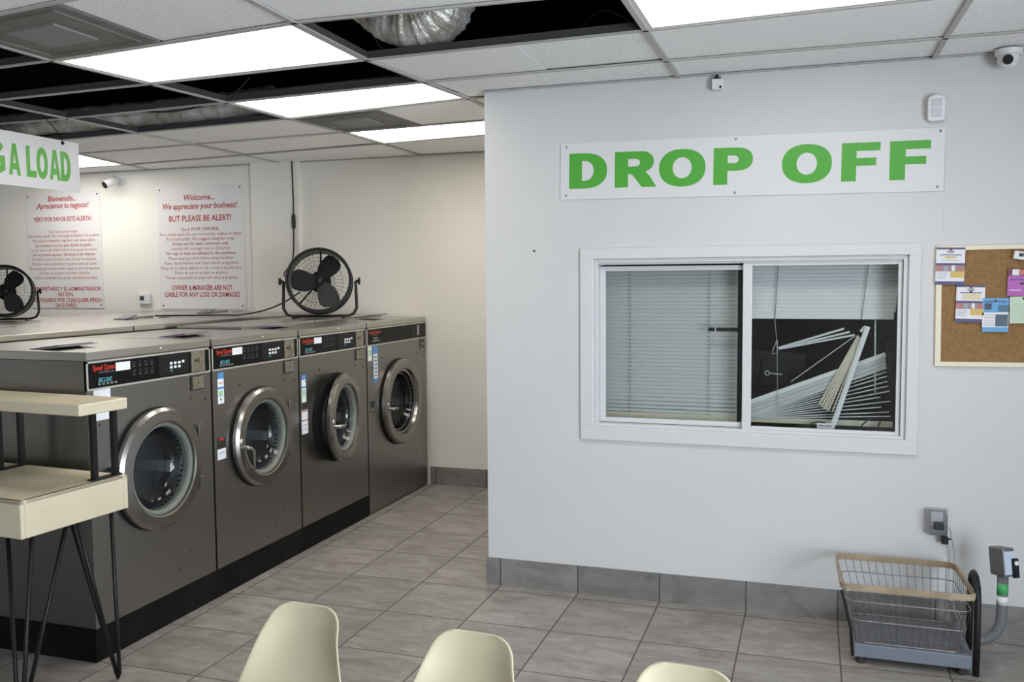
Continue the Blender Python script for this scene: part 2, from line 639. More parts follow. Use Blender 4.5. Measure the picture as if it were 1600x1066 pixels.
def node(c, r):
    i = r + NE + 2
    return GX[c][i], GY[c][i]


OPEN = {(0, -1), (0, 0), (0, 1), (0, 2), ('m', 0), ('m', 1), ('m', 2), (1, 1), (2, 0)}
LIGHT = [(1, 0), (1, 2), (1, 4), (3, 0), ('b', 4)]
VENT = [(1, -1), (1, 3)]
tiles = MB()


def cell(c, r):
    d = COLS[COLS.index(c) + 1]
    return [node(c, r), node(d, r), node(d, r + 1), node(c, r + 1)]


def lerp(p, q, t):
    return (p[0] + (q[0] - p[0]) * t, p[1] + (q[1] - p[1]) * t)


for c in COLS[:-1]:
    for r in ROWN[:-1]:
        if (c, r) in OPEN or (c, r) in LIGHT:
            continue
        q = cell(c, r)
        zt = H + .001 + random.uniform(0, .004)
        if c in (2, 3, 4, 5) and r >= 2:
            # drop-off wall cuts the grid
            if r == 2:
                q[2] = (q[2][0], YD); q[3] = (q[3][0], YD) if c != 2 else (q[3][0], YD)
                tiles.slab(q, zt, zt + .015)
            if c == 2:
                y0 = YD if r == 2 else q[0][1]
                p = [(node(2, r)[0], y0), (XC, y0), (XC, node(2, r + 1)[1]), node(2, r + 1)]
                tiles.slab(p, zt, zt + .015)
            continue
        if (c, r) in VENT:
            t = .5
            q = [lerp(q[0], q[1], t), q[1], q[2], lerp(q[3], q[2], t)]
            tiles.slab(q, zt, zt + .015)
            continue
        if (c, r) == (2, 1):       # two cut pieces, one butted against the other
            a = [q[0], lerp(q[0], q[1], .55), lerp(q[3], q[2], .53), q[3]]
            b = [lerp(q[0], q[1], .555), q[1], q[2], lerp(q[3], q[2], .535)]
            tiles.slab(a, zt, zt + .015).slab(b, zt + .003, zt + .018)
            continue
        tiles.slab(q, zt, zt + .015)
struct(tiles.build('ceiling', m_tile))

bars = MB()


def bar(p, q, w=.024):
    p, q = Vector((*p, 0)), Vector((*q, 0))
    d = (q - p).normalized()
    n = Vector((-d.y, d.x, 0)) * w / 2
    po = [tuple((v)[:2]) for v in (p - n, q - n, q + n, p + n)]
    bars.slab(po, H - .008, H - .0005, 0)
    n *= .14
    po = [tuple((v)[:2]) for v in (p - n, q - n, q + n, p + n)]
    bars.slab(po, H - .0005, H + .035, 1)


for c in COLS:
    for r in ROWN[:-1]:
        p, q = node(c, r), node(c, r + 1)
        if c in (3, 4, 5, 6):
            if r > 2:
                continue
            if r == 2:
                q = (q[0], YD - .002)
        bar(p, q)
for r in ROWN:
    for c in COLS[:-1]:
        d = COLS[COLS.index(c) + 1]
        p, q = node(c, r), node(d, r)
        if c in (3, 4, 5) and r > 2:
            continue
        if c == 2 and r > 2:
            q = (XC, lerp(p, q, .1)[1])
        bar(p, q, .020)
# wall angle along the drop-off wall
bars.box((XC, YD - .02, H - .006), (XR, YD, H - .0005), 0)
struct(bars.build('trim_2', [m_tbar, m_web]))

LIGHT_LABEL = {
    (1, 0): 'large bright ceiling light panel nearest above the washers',
    (1, 2): 'bright ceiling light panel midway, between the black gap and a grey vent',
    (1, 4): 'bright ceiling light panel farthest back, cut off by the drop off wall corner',
    (3, 0): 'bright ceiling light panel above the drop off wall, at the top of the photo',
    ('b', 4): 'bright ceiling light panel beside the hanging sign, mostly hidden by it',
}
for key in LIGHT:
    q = cell(*key)
    cx = sum(p[0] for p in q) / 4
    cy = sum(p[1] for p in q) / 4
    t = thing('ceiling_light', (cx, cy, H), LIGHT_LABEL[key], 'light', 'ceiling light panels')
    def shr(k):
        out = []
        for p in q:
            v = Vector((p[0] - cx, p[1] - cy, 0))
            out.append((p[0] - math.copysign(k, v.x), p[1] - math.copysign(k, v.y)))
        return out
    o1, o2 = shr(.012), shr(.034)
    f = MB((cx, cy, H))
    for i in range(4):
        j = (i + 1) % 4
        f.slab([o1[i], o1[j], o2[j], o2[i]], H - .004, H + .04)
    f.build('light_frame', m_lframe, t)
    MB((cx, cy, H)).slab(o2, H, H + .006).build('diffuser', m_panel, t)
    MB((cx, cy, H)).slab(o2, H + .010, H + .055).build('housing', m_web, t)

VL = {(1, -1): 'dirty grey square ceiling vent in the top left corner of the photo',
      (1, 3): 'dirty grey square ceiling vent between two far light panels'}
for key in VENT:
    q = cell(*key)
    q = [q[0], lerp(q[0], q[1], .5), lerp(q[3], q[2], .5), q[3]]
    cx = sum(p[0] for p in q) / 4
    cy = sum(p[1] for p in q) / 4
    t = thing('air_vent', (cx, cy, H), VL[key], 'vent', 'ceiling air vents')
    sc = lambda k: [(cx + (p[0] - cx) * k, cy + (p[1] - cy) * k) for p in q]
    f = MB((cx, cy, H))
    f.slab(sc(.97), H - .003, H + .012)
    for k in (.80,):
        a, b = sc(k), sc(k - .035)
        for i in range(4):
            j = (i + 1) % 4
            f.slab([a[i], a[j], b[j], b[i]], H - .009, H - .003)
    f.build('grille', m_vent, t)
    MB((cx, cy, H)).slab(sc(.40), H - .012, H - .003).build('core_plate', m_vent2, t)

# ------------------------------------------------------------------ ducts and cables above the openings


def duct(name, path, rad, label, n=32, wr=.006):
    P = [Vector(p) for p in path]
    # resample smoothly (Catmull-Rom)
    pts = []
    for i in range(len(P) - 1):
        p0, p1, p2, p3 = P[max(i - 1, 0)], P[i], P[i + 1], P[min(i + 2, len(P) - 1)]
        for k in range(22):
            t = k / 22
            pts.append(.5 * ((2 * p1) + (p2 - p0) * t + (2 * p0 - 5 * p1 + 4 * p2 - p3) * t * t + (3 * p1 - p0 - 3 * p2 + p3) * t ** 3))
    pts.append(P[-1])
    rs = [rad + random.uniform(-wr, wr) for _ in pts]
    mb = MB().tube(pts, rs, n=n)
    mb.v = [tuple(Vector(v) + Vector((random.uniform(-1, 1), random.uniform(-1, 1), random.uniform(-1, 1))) * wr * .35) for v in mb.v]
    return tag(mb.build(name, m_foil), label, 'duct')


duct('flexible_duct', [(-2.33, 4.02, 3.50), (-2.13, 4.02, 3.26), (-1.96, 4.02, 3.08), (-1.80, 4.02, 2.99), (-1.68, 4.01, 3.02), (-1.62, 3.99, 3.16), (-1.60, 3.96, 3.45)], .155,
     'silver foil duct bulging down through the open ceiling gap at top centre')
duct('flexible_duct', [(-7.0, 5.50, 2.94), (-5.8, 5.42, 2.93), (-4.6, 5.36, 2.925), (-3.9, 5.33, 2.93), (-3.40, 5.30, 2.945)], .088,
     'long crumpled silver duct seen through the gap behind the hanging sign')


def cable(name, pts, r, label, m=None, cat='cable', n=6):
    P = [Vector(p) for p in pts]
    out = []
    for i in range(len(P) - 1):
        p0, p1, p2, p3 = P[max(i - 1, 0)], P[i], P[i + 1], P[min(i + 2, len(P) - 1)]
        for k in range(8):
            t = k / 8
            out.append(.5 * ((2 * p1) + (p2 - p0) * t + (2 * p0 - 5 * p1 + 4 * p2 - p3) * t * t + (3 * p1 - p0 - 3 * p2 + p3) * t ** 3))
    out.append(P[-1])
    o = MB().tube(out, r, n=n).build(name, m or m_rubber)
    if label:
        tag(o, label, cat)
    return o


m_cablg = mat('cable_grey', (.05, .05, .05), .5)
cable('ceiling_cable', [(-1.12, 4.3, 2.86), (-1.03, 4.22, 2.93), (-.93, 4.12, 2.96), (-.82, 4.0, 2.90), (-.74, 3.93, 2.84), (-.66, 3.86, 2.86), (-.55, 3.8, 2.90)],
      .007, 'dark cable looping inside the open gap right of the silver duct', m_cablg)
cable('ceiling_cable', [(-4.75, 4.75, 2.84), (-4.3, 4.9, 2.865), (-3.95, 4.98, 2.85), (-3.55, 4.98, 2.90), (-3.3, 4.9, 3.0)],
      .006, 'dark cable hanging in front of the long crumpled duct', m_rubber)
cable('ceiling_cable', [(-2.0, 4.1, 3.02), (-2.15, 4.3, 3.03), (-2.2, 4.5, 2.99), (-2.05, 4.62, 2.95)],
      .007, 'dark cable in the open gap left of the bulging silver duct', m_cablg)

# ------------------------------------------------------------------ washing machines


def holed_face(mb, hw, z0, z1, cz, rad, x=0, m=0):
    """front sheet with a round hole"""
    angs = [2 * math.pi * i / 64 for i in range(64)]
    for sy in (-1, 1):
        for zz in (z0, z1):
            angs.append(math.atan2(zz - cz, sy * hw) % (2 * math.pi))
    angs = sorted(set(angs))
    inn, out = [], []
    for a in angs:
        c, s = math.cos(a), math.sin(a)
        k = 1e9
        if abs(c) > 1e-9:
            k = min(k, hw / abs(c))
        if s > 1e-9:
            k = min(k, (z1 - cz) / s)
        if s < -1e-9:
            k = min(k, (z0 - cz) / s)
        inn.append((x, rad * c, cz + rad * s))
        out.append((x, k * c, cz + k * s))
    n = len(angs)
    mb.add(inn + out, [(i, (i + 1) % n, n + (i + 1) % n, n + i) for i in range(n)], m)


def stick(parent, patches, name='sticker', label=None):
    """flat printed sticker on the machine front: (y0,z0,y1,z1,material)"""
    ms, mb = [], MB()
    for i, (y0, z0, y1, z1, mm) in enumerate(patches):
        if mm not in ms:
            ms.append(mm)
        d = .0016 + .0004 * i
        mb.box((.0002, y0, z0), (d, y1, z1), ms.index(mm))
    o = mb.build(name, ms, parent)
    if label:
        o['label'] = label
    return o


def washer(y0, y1, zb, rad, cz, label, ajar=0.0, big=False, raised=False, lever=True, script=True):
    g = .008
    yc, hw = (y0 + y1) / 2, (y1 - y0) / 2 - g
    t = thing('washing_machine', (XW, yc, 0), label, 'washing machine', 'front-loading washers along the aisle')
    dp = .93
    rh = rad * .69
    zt = HT
    cab = MB()
    holed_face(cab, hw, zb, 1.263, cz, rh)
    cab.add([(-.0, -hw, zb), (0, -hw, 1.40), (-dp, -hw, 1.40), (-dp, -hw, zb)], [(0, 1, 2, 3)])
    cab.add([(-.0, hw, zb), (0, hw, 1.40), (-dp, hw, 1.40), (-dp, hw, zb)], [(0, 1, 2, 3)])
    cab.add([(-dp, -hw, zb), (-dp, hw, zb), (-dp, hw, 1.40), (-dp, -hw, 1.40)], [(0, 1, 2, 3)])
    cab.add([(0, -hw, zb), (0, hw, zb), (-dp, hw, zb), (-dp, -hw, zb)], [(0, 1, 2, 3)])
    cab.box((-.012, -hw, 1.263), (0, hw, 1.40), 0)
    cab.box((0, -hw, 1.263), (.004, hw, 1.272), 1)          # seam under the controls, its edge highlight put into paler steel
    cab.box((0, -hw, 1.388), (.003, hw, 1.396), 1)
    for yy in (-hw, hw - .010):
        cab.box((0, yy, 1.263), (.003, yy + .010, 1.396), 1)
    for yy, z in ((-hw + .07, 1.10), (hw - .17, 1.14), (hw - .05, 1.12), (hw - .2, .33), (hw - .3, .25), (-hw + .25, 1.16)):
        cab.lathe([(.0, .0025), (.006, .002), (.007, 0)], (0, yy, z), 'x', 10, 2)
    cab.build('cabinet', [m_steel, m_lip_glint, m_rubber], t)
    top = MB().box((-dp, -hw, 1.401), (.004, hw, zt))
    top.lathe([(0, .006), (.006, .005), (.007, 0)], (.004, .05, 1.42), 'x', 8)
    if raised:
        top.box((-dp, -hw, zt), (-.42, hw, zt + .017))
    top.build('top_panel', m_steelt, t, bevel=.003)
    # soap lid on top
    lid = MB()
    lx_, ly_, lz_ = (-.27, -hw + .60, zt + .022) if big else (-.33, -hw + .19, zt + .006)
    a = Matrix.Translation((lx_, ly_, lz_)) @ Matrix.Rotation(R(-7), 4, 'Y')
    lid.box((-.09, -.10, 0), (.09, .12, .007), 0, a)
    lid.box((-.10, -.11, -.004), (.10, .14, 0), 1, a)
    ld = lid.build('soap_lid', [m_lidb, m_steelt], t)
    ld['label'] = 'dark bluish flip lid'
    # controls
    cp = MB().box((0, -hw + .012, 1.273), (.006, hw - .012, 1.387))
    cp = cp.build('control_panel', m_ctrl, t, bevel=.002)
    lw = .138 if not big else .18
    pr = MB()
    x = .0066
    ly = -hw + .035
    put(pr, text2d('Speed Queen', .035, lw, bold=.02, align='LEFT'), (x, ly, 1.353), (0, 1, 0), (0, 0, 1))
    pr.build('brand_lettering', m_logo, cp)
    pr = MB()
    put(pr, text2d('COMMERCIAL', .012, .10, align='LEFT'), (x, ly + .035, 1.338), (0, 1, 0), (0, 0, 1))
    if big:
        pr.box((x - .0005, ly + .06, 1.312), (x, ly + .13, 1.322)).box((x - .0005, ly + .04, 1.293), (x, ly + .16, 1.303))
    for i in range(5):
        if not big:
            pr.box((x - .0005, ly + .03 + i * .026, 1.283), (x, ly + .045 + i * .026, 1.292))
    # programme symbols in the middle
    ky = hw * .10 if not big else hw * .52
    for i in range(4):
        for j in range(2):
            yy, z = (-.145 + i * .042 if not big else ky + i * .031 - .03), 1.358 - j * .040
            pr.box((x - .0005, yy - .009, z - .010), (x, yy + .009, z - .008))
            pr.lathe([(.008, 0), (.009, 0)], (x, yy, z + .006), 'x', 10)
    pr.build('panel_print', m_greytxt, cp)
    if script:
        pr = MB()
        put(pr, text2d('BIG LOAD', .030, .085, bold=.015, shear=.35, align='LEFT'), (x, ly + .03, 1.296), (0, 1, 0), (.0, .18, .98))
        pr.build('script_lettering', m_teal, cp)
    stw = MB().box((.006, ly + lw + .006, 1.338), (.0072, ly + lw + .006 + .095, 1.378))
    stw.build('panel_sticker', m_stw, cp) if not big else MB().box((.006, hw - .10, 1.35), (.0072, hw - .05, 1.38)).build('panel_sticker', m_stw, cp)
    MB().box((.0055, hw * .42 if big else .03, 1.281), (.0078, hw - .185 if not big else hw - .02, 1.383)).build('keypad_plate', m_black, cp, bevel=.001)
    if not big:
        by = hw - .335
        for i in range(7):
            r_, c_ = (0, i) if i < 4 else (1, i - 4)
            MB().box((.0078, by + c_ * .031, 1.333 - r_ * .020 + (.003 if c_ == 3 else 0)), (.0105, by + .019 + c_ * .031, 1.346 - r_ * .020 + (.003 if c_ == 3 else 0))).build('button', m_btn, cp, bevel=.002)
        MB().box((.0078, by, 1.297), (.0105, by + .019, 1.306)).build('start_button', m_btng, cp, bevel=.002)
        coin = MB().box((0, hw - .166, 1.276), (.011, hw - .055, 1.386))
        coin.box((.011, hw - .115, 1.325), (.0125, hw - .105, 1.352), 1).box((.011, hw - .09, 1.285), (.0125, hw - .07, 1.293), 2)
        coin.lathe([(0, .014), (.007, .014), (.008, .011)], (0, hw - .135, 1.338), 'x', 10, 1)
        coin.build('coin_plate', [m_coin, m_rubber, m_steelb], t, bevel=.002)
        cb = MB().box((0, hw - .168, 1.178), (.006, hw - .062, 1.256), 1).box((.004, hw - .160, 1.184), (.011, hw - .070, 1.251), 0)
        cb.lathe([(0, .0125), (.005, .012), (.006, .011)], (0, hw - .115, 1.217), 'x', 10, 1)
        cb.build('coin_box', [m_coin, m_rubber], t, bevel=.0015)
    else:
        cb = MB().box((0, hw - .105, 1.17), (.012, hw - .055, 1.262), 0).lathe([(0, .016), (.012, .016), (.013, .012)], (0, hw - .08, 1.24), 'x', 12, 1)
        cb.lathe([(0, .016), (.012, .016), (.013, .012)], (0, hw - .08, 1.195), 'x', 12, 1)
        cb.build('coin_lock', [m_coin, m_black], t)
        dsp = MB().box((.0078, hw - .19, 1.295), (.009, hw - .15, 1.375))
        dsp.build('coin_slot_plate', m_steelb, cp)
    # drum and its mouth
    dr = MB().lathe([(rh, 0), (rh, -.06), (rh * 1.12, -.06), (rh * 1.12, -.50), (0.001, -.52)], (0, 0, cz), 'x', 48)
    for k in range(3):
        an = R(90 + 120 * k + 20)
        mtx = Matrix.Translation((-.29, 0, cz)) @ Matrix.Rotation(an, 4, 'X')
        dr.box((-.2, rh * .86, -.03), (.2, rh * 1.1, .03), 0, mtx)
    dr.build('drum', m_drum, t)
    mouth = MB().lathe([(rad * 1.012, 0), (rad * 1.012, .010), (rad * .80, .014), (rh, .010), (rh, -.03)], (0, 0, cz), 'x', 56)  # black gasket, widened past the door ring to paint its shadow crescent
    mouth.build('door_gasket_shade', m_gblack, t)
    # door, modelled round its hinge so that it can stand ajar
    hy = rad + .015
    door = bpy.data.objects.new('door', None)
    COL.objects.link(door)
    door.parent = t
    door.location = (.016, hy - (.03 if ajar else 0), cz)
    door.rotation_euler = (0, 0, ajar)
    c = (0, -hy, 0)
    ring = MB()
    if big:
        ring.hard_lathe([(rad, 0), (rad, .022), (rad - .016, .036), (rad * .80, .038), (rad * .775, .032), (rad * .755, .008),
                         (rad * .71, .004), (rad * .69, -.03), (rad * .65, -.032), (rad * .62, -.07), (rad * .60, -.02)], c, 'x', 72)
    else:
        ring.hard_lathe([(rad, 0), (rad, .020), (rad - .016, .034), (rad * .79, .037), (rad * .765, .032), (rad * .755, .0)], c, 'x', 72)
    ring.build('door_ring', m_ring, door)
    if not big:
        MB().lathe([(rad * .765, .006), (rad * .76, .022), (rad * .71, .024), (rh, .012), (rh * .98, -.02)], c, 'x', 56).build('door_seal', m_gasket, door)
    ri = rad * (.61 if big else .69)
    MB().lathe([(ri, .004), (ri * .93, -.03), (ri * .86, -.065), (ri * .6, -.085), (ri * .3, -.09), (.002, -.092)], c, 'x', 48).build('door_glass', m_dglass, door)
    hb, hm = MB(), m_steelb
    hyy, hz = -hy - rad * .885, -.02
    hb.lathe([(.0, .085), (.010, .085), (.012, .08), (.012, .03)], (0, hyy, hz), 'x', 14)
    hb.lathe([(.018, .034), (.018, .04), (.0, .044)], (0, hyy, hz + .03), 'x', 12)
    if lever == 'side':          # dark lever standing just outside the ring
        hb, hm = MB(), m_blackm
        yy = -hy - rad * 1.05
        hb.tube([(-.012, yy, .06), (.03, yy - .004, .05), (.045, yy - .006, .02), (.045, yy - .008, -.05), (.03, yy - .004, -.10)], .010, 10)
    elif lever:
        hb.tube([(.076, hyy, hz), (.080, hyy + .03, hz - .01), (.080, hyy + .055, hz - .03), (.074, hyy + .06, hz - .15)], .0085, 8)
    else:
        hb.tube([(.03, hyy, hz), (.07, hyy + .02, hz), (.10, hyy + .04, hz)], .011, 10)
    hb.build('door_handle', hm, door)
    for dz in (-.14, .14):
        MB().box((-.012, -.02, dz - .035), (.012, .014, dz + .035)).build('hinge', m_steel, door, bevel=.003)
    return t, hw


def relY(t, y):
    return y - t.location.y


tw1, hw1 = washer(3.283, 4.19, .157, .305, .822, 'steel washer nearest the photo edge, behind the cream folding table', lever='side')
tw2, hw2 = washer(4.19, 5.082, .157, .292, .833, 'steel washer second from the folding table, closed door with a hanging lever')
tw3, hw3 = washer(5.082, 6.017, .157, .302, .815, 'steel washer third along the row, its round door standing ajar', ajar=R(9), lever=False, raised=True)
tw4, hw4 = washer(6.017, 7.105, .01, .338, .790, 'wide steel washer against the back wall, standing on the floor without black base', big=True, raised=True, script=False, lever=False)


def st(t, lst, label=None):
    stick(t, [(relY(t, a), b, relY(t, c_), d, mm) for a, b, c_, d, mm in lst], label=label)


st(tw1, [(3.33, 1.12, 3.435, 1.265, m_stw), (3.345, 1.19, 3.42, 1.194, m_greytxt)], 'white instruction sticker')
st(tw2, [(4.243, 1.076, 4.297, 1.25, m_stw), (4.243, 1.215, 4.297, 1.25, m_stb), (4.243, 1.158, 4.297, 1.17, m_stb),
         (4.25, 1.115, 4.285, 1.15, m_stg), (4.25, 1.19, 4.29, 1.193, m_str)], 'blue and white sticker')
st(tw2, [(4.225, .765, 4.30, .885, m_stw), (4.225, .825, 4.30, .885, m_stk), (4.24, .872, 4.285, .884, m_str), (4.235, .80, 4.29, .803, m_greytxt)], 'black and white warning sticker')
st(tw3, [(5.11, .968, 5.163, 1.145, m_stw), (5.11, 1.115, 5.163, 1.145, m_stb), (5.11, 1.062, 5.163, 1.072, m_stb), (5.118, 1.01, 5.15, 1.05, m_stg)], 'blue and white sticker')
st(tw3, [(5.103, .762, 5.178, .918, m_stw), (5.103, .908, 5.178, .915, m_str), (5.103, .848, 5.178, .854, m_str), (5.112, .82, 5.168, .823, m_greytxt), (5.112, .79, 5.168, .793, m_greytxt)], 'white sticker with red bands')
st(tw4, [(6.038, 1.155, 6.098, 1.262, m_stw), (6.05, 1.19, 6.088, 1.235, m_stg)], 'small white and green sticker')
st(tw4, [(6.12, .985, 6.195, 1.262, m_stb), (6.125, 1.015, 6.19, 1.20, m_stw)] + [(6.14, 1.03 + i * .028, 6.175, 1.042 + i * .028, m_greytxt) for i in range(6)], 'tall blue and white sticker')
st(tw4, [(6.06, .765, 6.13, .85, m_stk), (6.065, .77, 6.125, .80, m_coin)], 'dark rating plate')

pl = MB().box((XW - 1.0, 3.285, 0), (XW + .001, 6.012, .156)).build('washer_plinth', m_plinth)
tag(pl, 'long black base under the three nearest washers', 'plinth')

# machines standing back to back behind the front row
for y0, y1, lab, lids in ((3.29, 4.735, 'steel machine top behind the first washers, near the hanging sign', [(-.75, .1)]),
                          (4.745, 5.93, 'steel machine top in the rear row, carrying the left fan', [(-.72, .18)]),
                          (5.94, 7.105, 'steel machine top in the rear row, closest to the back wall posters', [(-.85, .12)])):
    yc = (y0 + y1) / 2
    t = thing('laundry_machine', (-4.1, yc, 0), lab, 'washing machine', 'machines in the rear row')
    h2 = (y1 - y0) / 2
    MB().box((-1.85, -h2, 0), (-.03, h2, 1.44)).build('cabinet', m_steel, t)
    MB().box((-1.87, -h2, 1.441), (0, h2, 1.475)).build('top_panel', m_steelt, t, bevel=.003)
    for lx, ly in lids:
        ld = MB()
        ld.box((lx - .05, ly - .09, 1.475), (lx + .05, ly + .04, 1.487))
        a = Matrix.Translation((lx, ly - .03, 1.487)) @ Matrix.Rotation(R(14), 4, 'X')
        ld.box((-.05, -.08, 0), (.05, .07, .008), 1, a)
        ld.box((lx - .06, ly + .06, 1.475), (lx - .02, ly + .30, 1.492))
        ld.box((lx + .05, ly + .26, 1.475), (lx + .08, ly + .36, 1.484))
        o = ld.build('soap_lid', [m_steelb, m_lidb], t)
        o['label'] = 'raised soap lid'

# ------------------------------------------------------------------ fans


def fan(loc, rad, label, rz=0.0):
    t = thing('drum_fan', loc, label, 'fan', 'black drum fans on the machines', rz)
    k = rad / .248
    zc = .287 * k
    tilt = Matrix.Translation((0, 0, zc)) @ Matrix.Rotation(R(-9), 4, 'X')
    dep = .075 * k

    def tl(mb):
        mb.v = [tuple(tilt @ Vector(v)) for v in mb.v]
        return mb
    h = MB().lathe([(rad * .935, -dep), (rad, -dep), (rad, dep), (rad * .935, dep), (rad * .95, 0), (rad * .935, -dep)], (0, 0, 0), 'y', 56)
    h.tube([(rad * math.cos(R(a)), -dep, rad * math.sin(R(a))) for a in range(0, 360, 8)], .008 * k, 8, closed=True)
    h.tube([(rad * math.cos(R(a)), dep, rad * math.sin(R(a))) for a in range(0, 360, 8)], .008 * k, 8, closed=True)
    tl(h).build('housing', m_blackm, t)
    for side, yy in (('front', -dep), ('rear', dep)):
        g = MB()
        for i in range(36):
            a = R(10 * i)
            pts = []
            for q in range(6):
                rr = rad * (.12 + .83 * q / 5)
                aa = a + .25 * math.sin(q / 5 * math.pi * .5) * (1 if side == 'front' else -1)
                pts.append((rr * math.cos(aa), yy - math.copysign(.012 * k * (1 - q / 5), -yy) * -1, rr * math.sin(aa)))
            g.tube(pts, .0011 * k, 4, caps=False)
        for rr in (.13, .45, .72):
            g.tube([(rad * rr * math.cos(R(a)), yy, rad * rr * math.sin(R(a))) for a in range(0, 360, 12)], .0013 * k, 4, closed=True)
        tl(g).build('wire_guard', m_blackm, t)
    bl = MB()
    # three broad paddles, pitched, thick enough to read as pressed sheet
    out = [(.08, -.11), (.24, -.20), (.44, -.29), (.62, -.335), (.76, -.30), (.86, -.19), (.90, -.02), (.88, .12), (.76, .17), (.60, .21), (.42, .22), (.24, .17), (.10, .10)]
    for q in range(3):
        a0 = R(63 + 121 * q)
        vs = []
        for dy in (-.003, .003):
            for u, v in out:
                px, pz = u * rad, v * rad * 1.25
                yy = pz * .32 + dy
                vs.append((px * math.cos(a0) - pz * math.sin(a0), yy, px * math.sin(a0) + pz * math.cos(a0)))
        n = len(out)
        bl.add(vs, [list(range(n)), [n + i for i in range(n)][::-1]] + [(i, (i + 1) % n, n + (i + 1) % n, n + i) for i in range(n)])
    tl(bl).build('blades', m_black, t)
    hub = MB().lathe([(.0, -.055 * k), (.026 * k, -.055 * k), (.032 * k, -.045 * k), (.034 * k, 0)], (0, 0, 0), 'y', 24)
    tl(hub).build('hub', m_black, t)
    mot = MB().lathe([(.0, dep * .95), (.07 * k, dep * .95), (.085 * k, dep * .7), (.085 * k, .02), (.03, .01)], (0, 0, 0), 'y', 28)
    mot.tube([(0, dep * .8, .07 * k), (0, dep, rad * .5), (0, dep, rad * .97)], .008 * k, 6).tube([(-.06 * k, dep * .8, -.05 * k), (-rad * .68, dep, -rad * .68)], .008 * k, 6).tube([(.06 * k, dep * .8, -.05 * k), (rad * .68, dep, -rad * .68)], .008 * k, 6)
    tl(mot).build('motor', m_black, t)
    w = rad + .030 * k
    b = .305 * k
    stn = MB()
    pts = [(-w, 0, zc), (-w - .005, -.0, zc * .5), (-w - .005, .0, .075 * k), (-w + .02 * k, 0, .03 * k), (-w + .06 * k, 0, .014 * k), (0, 0, .012 * k),
           (w - .06 * k, 0, .014 * k), (w - .02 * k, 0, .03 * k), (w + .005, 0, .075 * k), (w + .005, 0, zc * .5), (w, 0, zc)]
    stn.tube(pts, .0115 * k, 10)
    for sx in (-1, 1):
        stn.tube([(sx * (w - .09 * k), -.13 * k, .012 * k), (sx * (w - .09 * k), .15 * k, .012 * k)], .0105 * k, 8)
        stn.box((sx * (w - .09 * k) - .012 * k, -.14 * k, 0), (sx * (w - .09 * k) + .012 * k, -.115 * k, .02 * k))
    stn.build('stand', m_blackm, t)
    for sx in (-1, 1):
        kb = MB().lathe([(.011 * k, 0), (.011 * k, .018 * k), (.028 * k, .020 * k), (.028 * k, .036 * k), (0, .038 * k)], (sx * w, 0, zc), 'x', 14)
        if sx < 0:
            kb = MB().lathe([(.011 * k, 0), (.011 * k, -.018 * k), (.028 * k, -.020 * k), (.028 * k, -.036 * k), (0, -.038 * k)], (sx * w, 0, zc), 'x', 14)
        kb.build('knob', m_black, t)
    return t


fan((-3.685, 6.34, 1.4585), .248, 'black drum fan on the washers, under the hanging cord in the corner', R(24))
fan((-5.655, 5.22, 1.4765), .185, 'black drum fan at the left edge, before the Spanish poster', R(38))

pc = thing('hanging_cable', (-4.33, 7.05, 1.5), 'thin black cord hanging from the ceiling down behind the fan', 'cord')
o = cable('wire', [(-4.36, 7.07, H), (-4.355, 7.07, 2.5), (-4.35, 7.06, 2.25), (-4.36, 7.05, 1.95), (-4.36, 6.9, 1.80), (-3.95, 6.45, 1.80), (-3.80, 6.40, 1.78)], .006, None)
o.parent = pc
o.location = (4.33, -7.05, -1.5)
o = MB((-4.33, 7.05, 1.5)).lathe([(.006, -.07), (.016, -.055), (.018, 0), (.016, .055), (.006, .07)], (-4.35, 7.06, 2.27), 'z', 12).build('inline_plug', m_rubber, pc)
cable('fan_cable', [(-3.90, 6.40, 1.66), (-4.02, 6.35, 1.58), (-4.16, 6.3, 1.52), (-4.32, 6.2, 1.485), (-4.45, 6.1, 1.486), (-4.9, 5.9, 1.486)], .006,
      'black cord lying over the machine tops left of the corner fan', cat='cord')

# ------------------------------------------------------------------ posters on the back wall


def poster(x0, x1, z0, z1, lines, label, skew=0.0):
    cx = (x0 + x1) / 2
    t = thing('notice_poster', (cx, YB - .004, z0), label, 'poster', 'red-lettered house rules posters')
    off = (cx, YB - .004, z0)
    MB(off).box((x0, YB - .008, z0), (x1, YB - .001, z1)).build('board', m_poster, t)
    mb = MB(off)
    for body, zf, size, wf, bold, sh in lines:
        z = z0 + (z1 - z0) * zf
        put(mb, text2d(body, size, (x1 - x0) * wf, bold=bold, shear=sh, res=1 if size < .05 else 2), (cx, YB - .0086, z), (1, 0, 0), (0, 0, 1))
    mb.build('lettering', m_red, t)
    for sx in (x0 + .03, x1 - .03):
        for sz in (z0 + .03, z1 - .03):
            MB(off).lathe([(0, -.011), (.007, -.010), (.009, -.008)], (sx, YB, sz), 'y', 10).build('screw', m_screw, t)


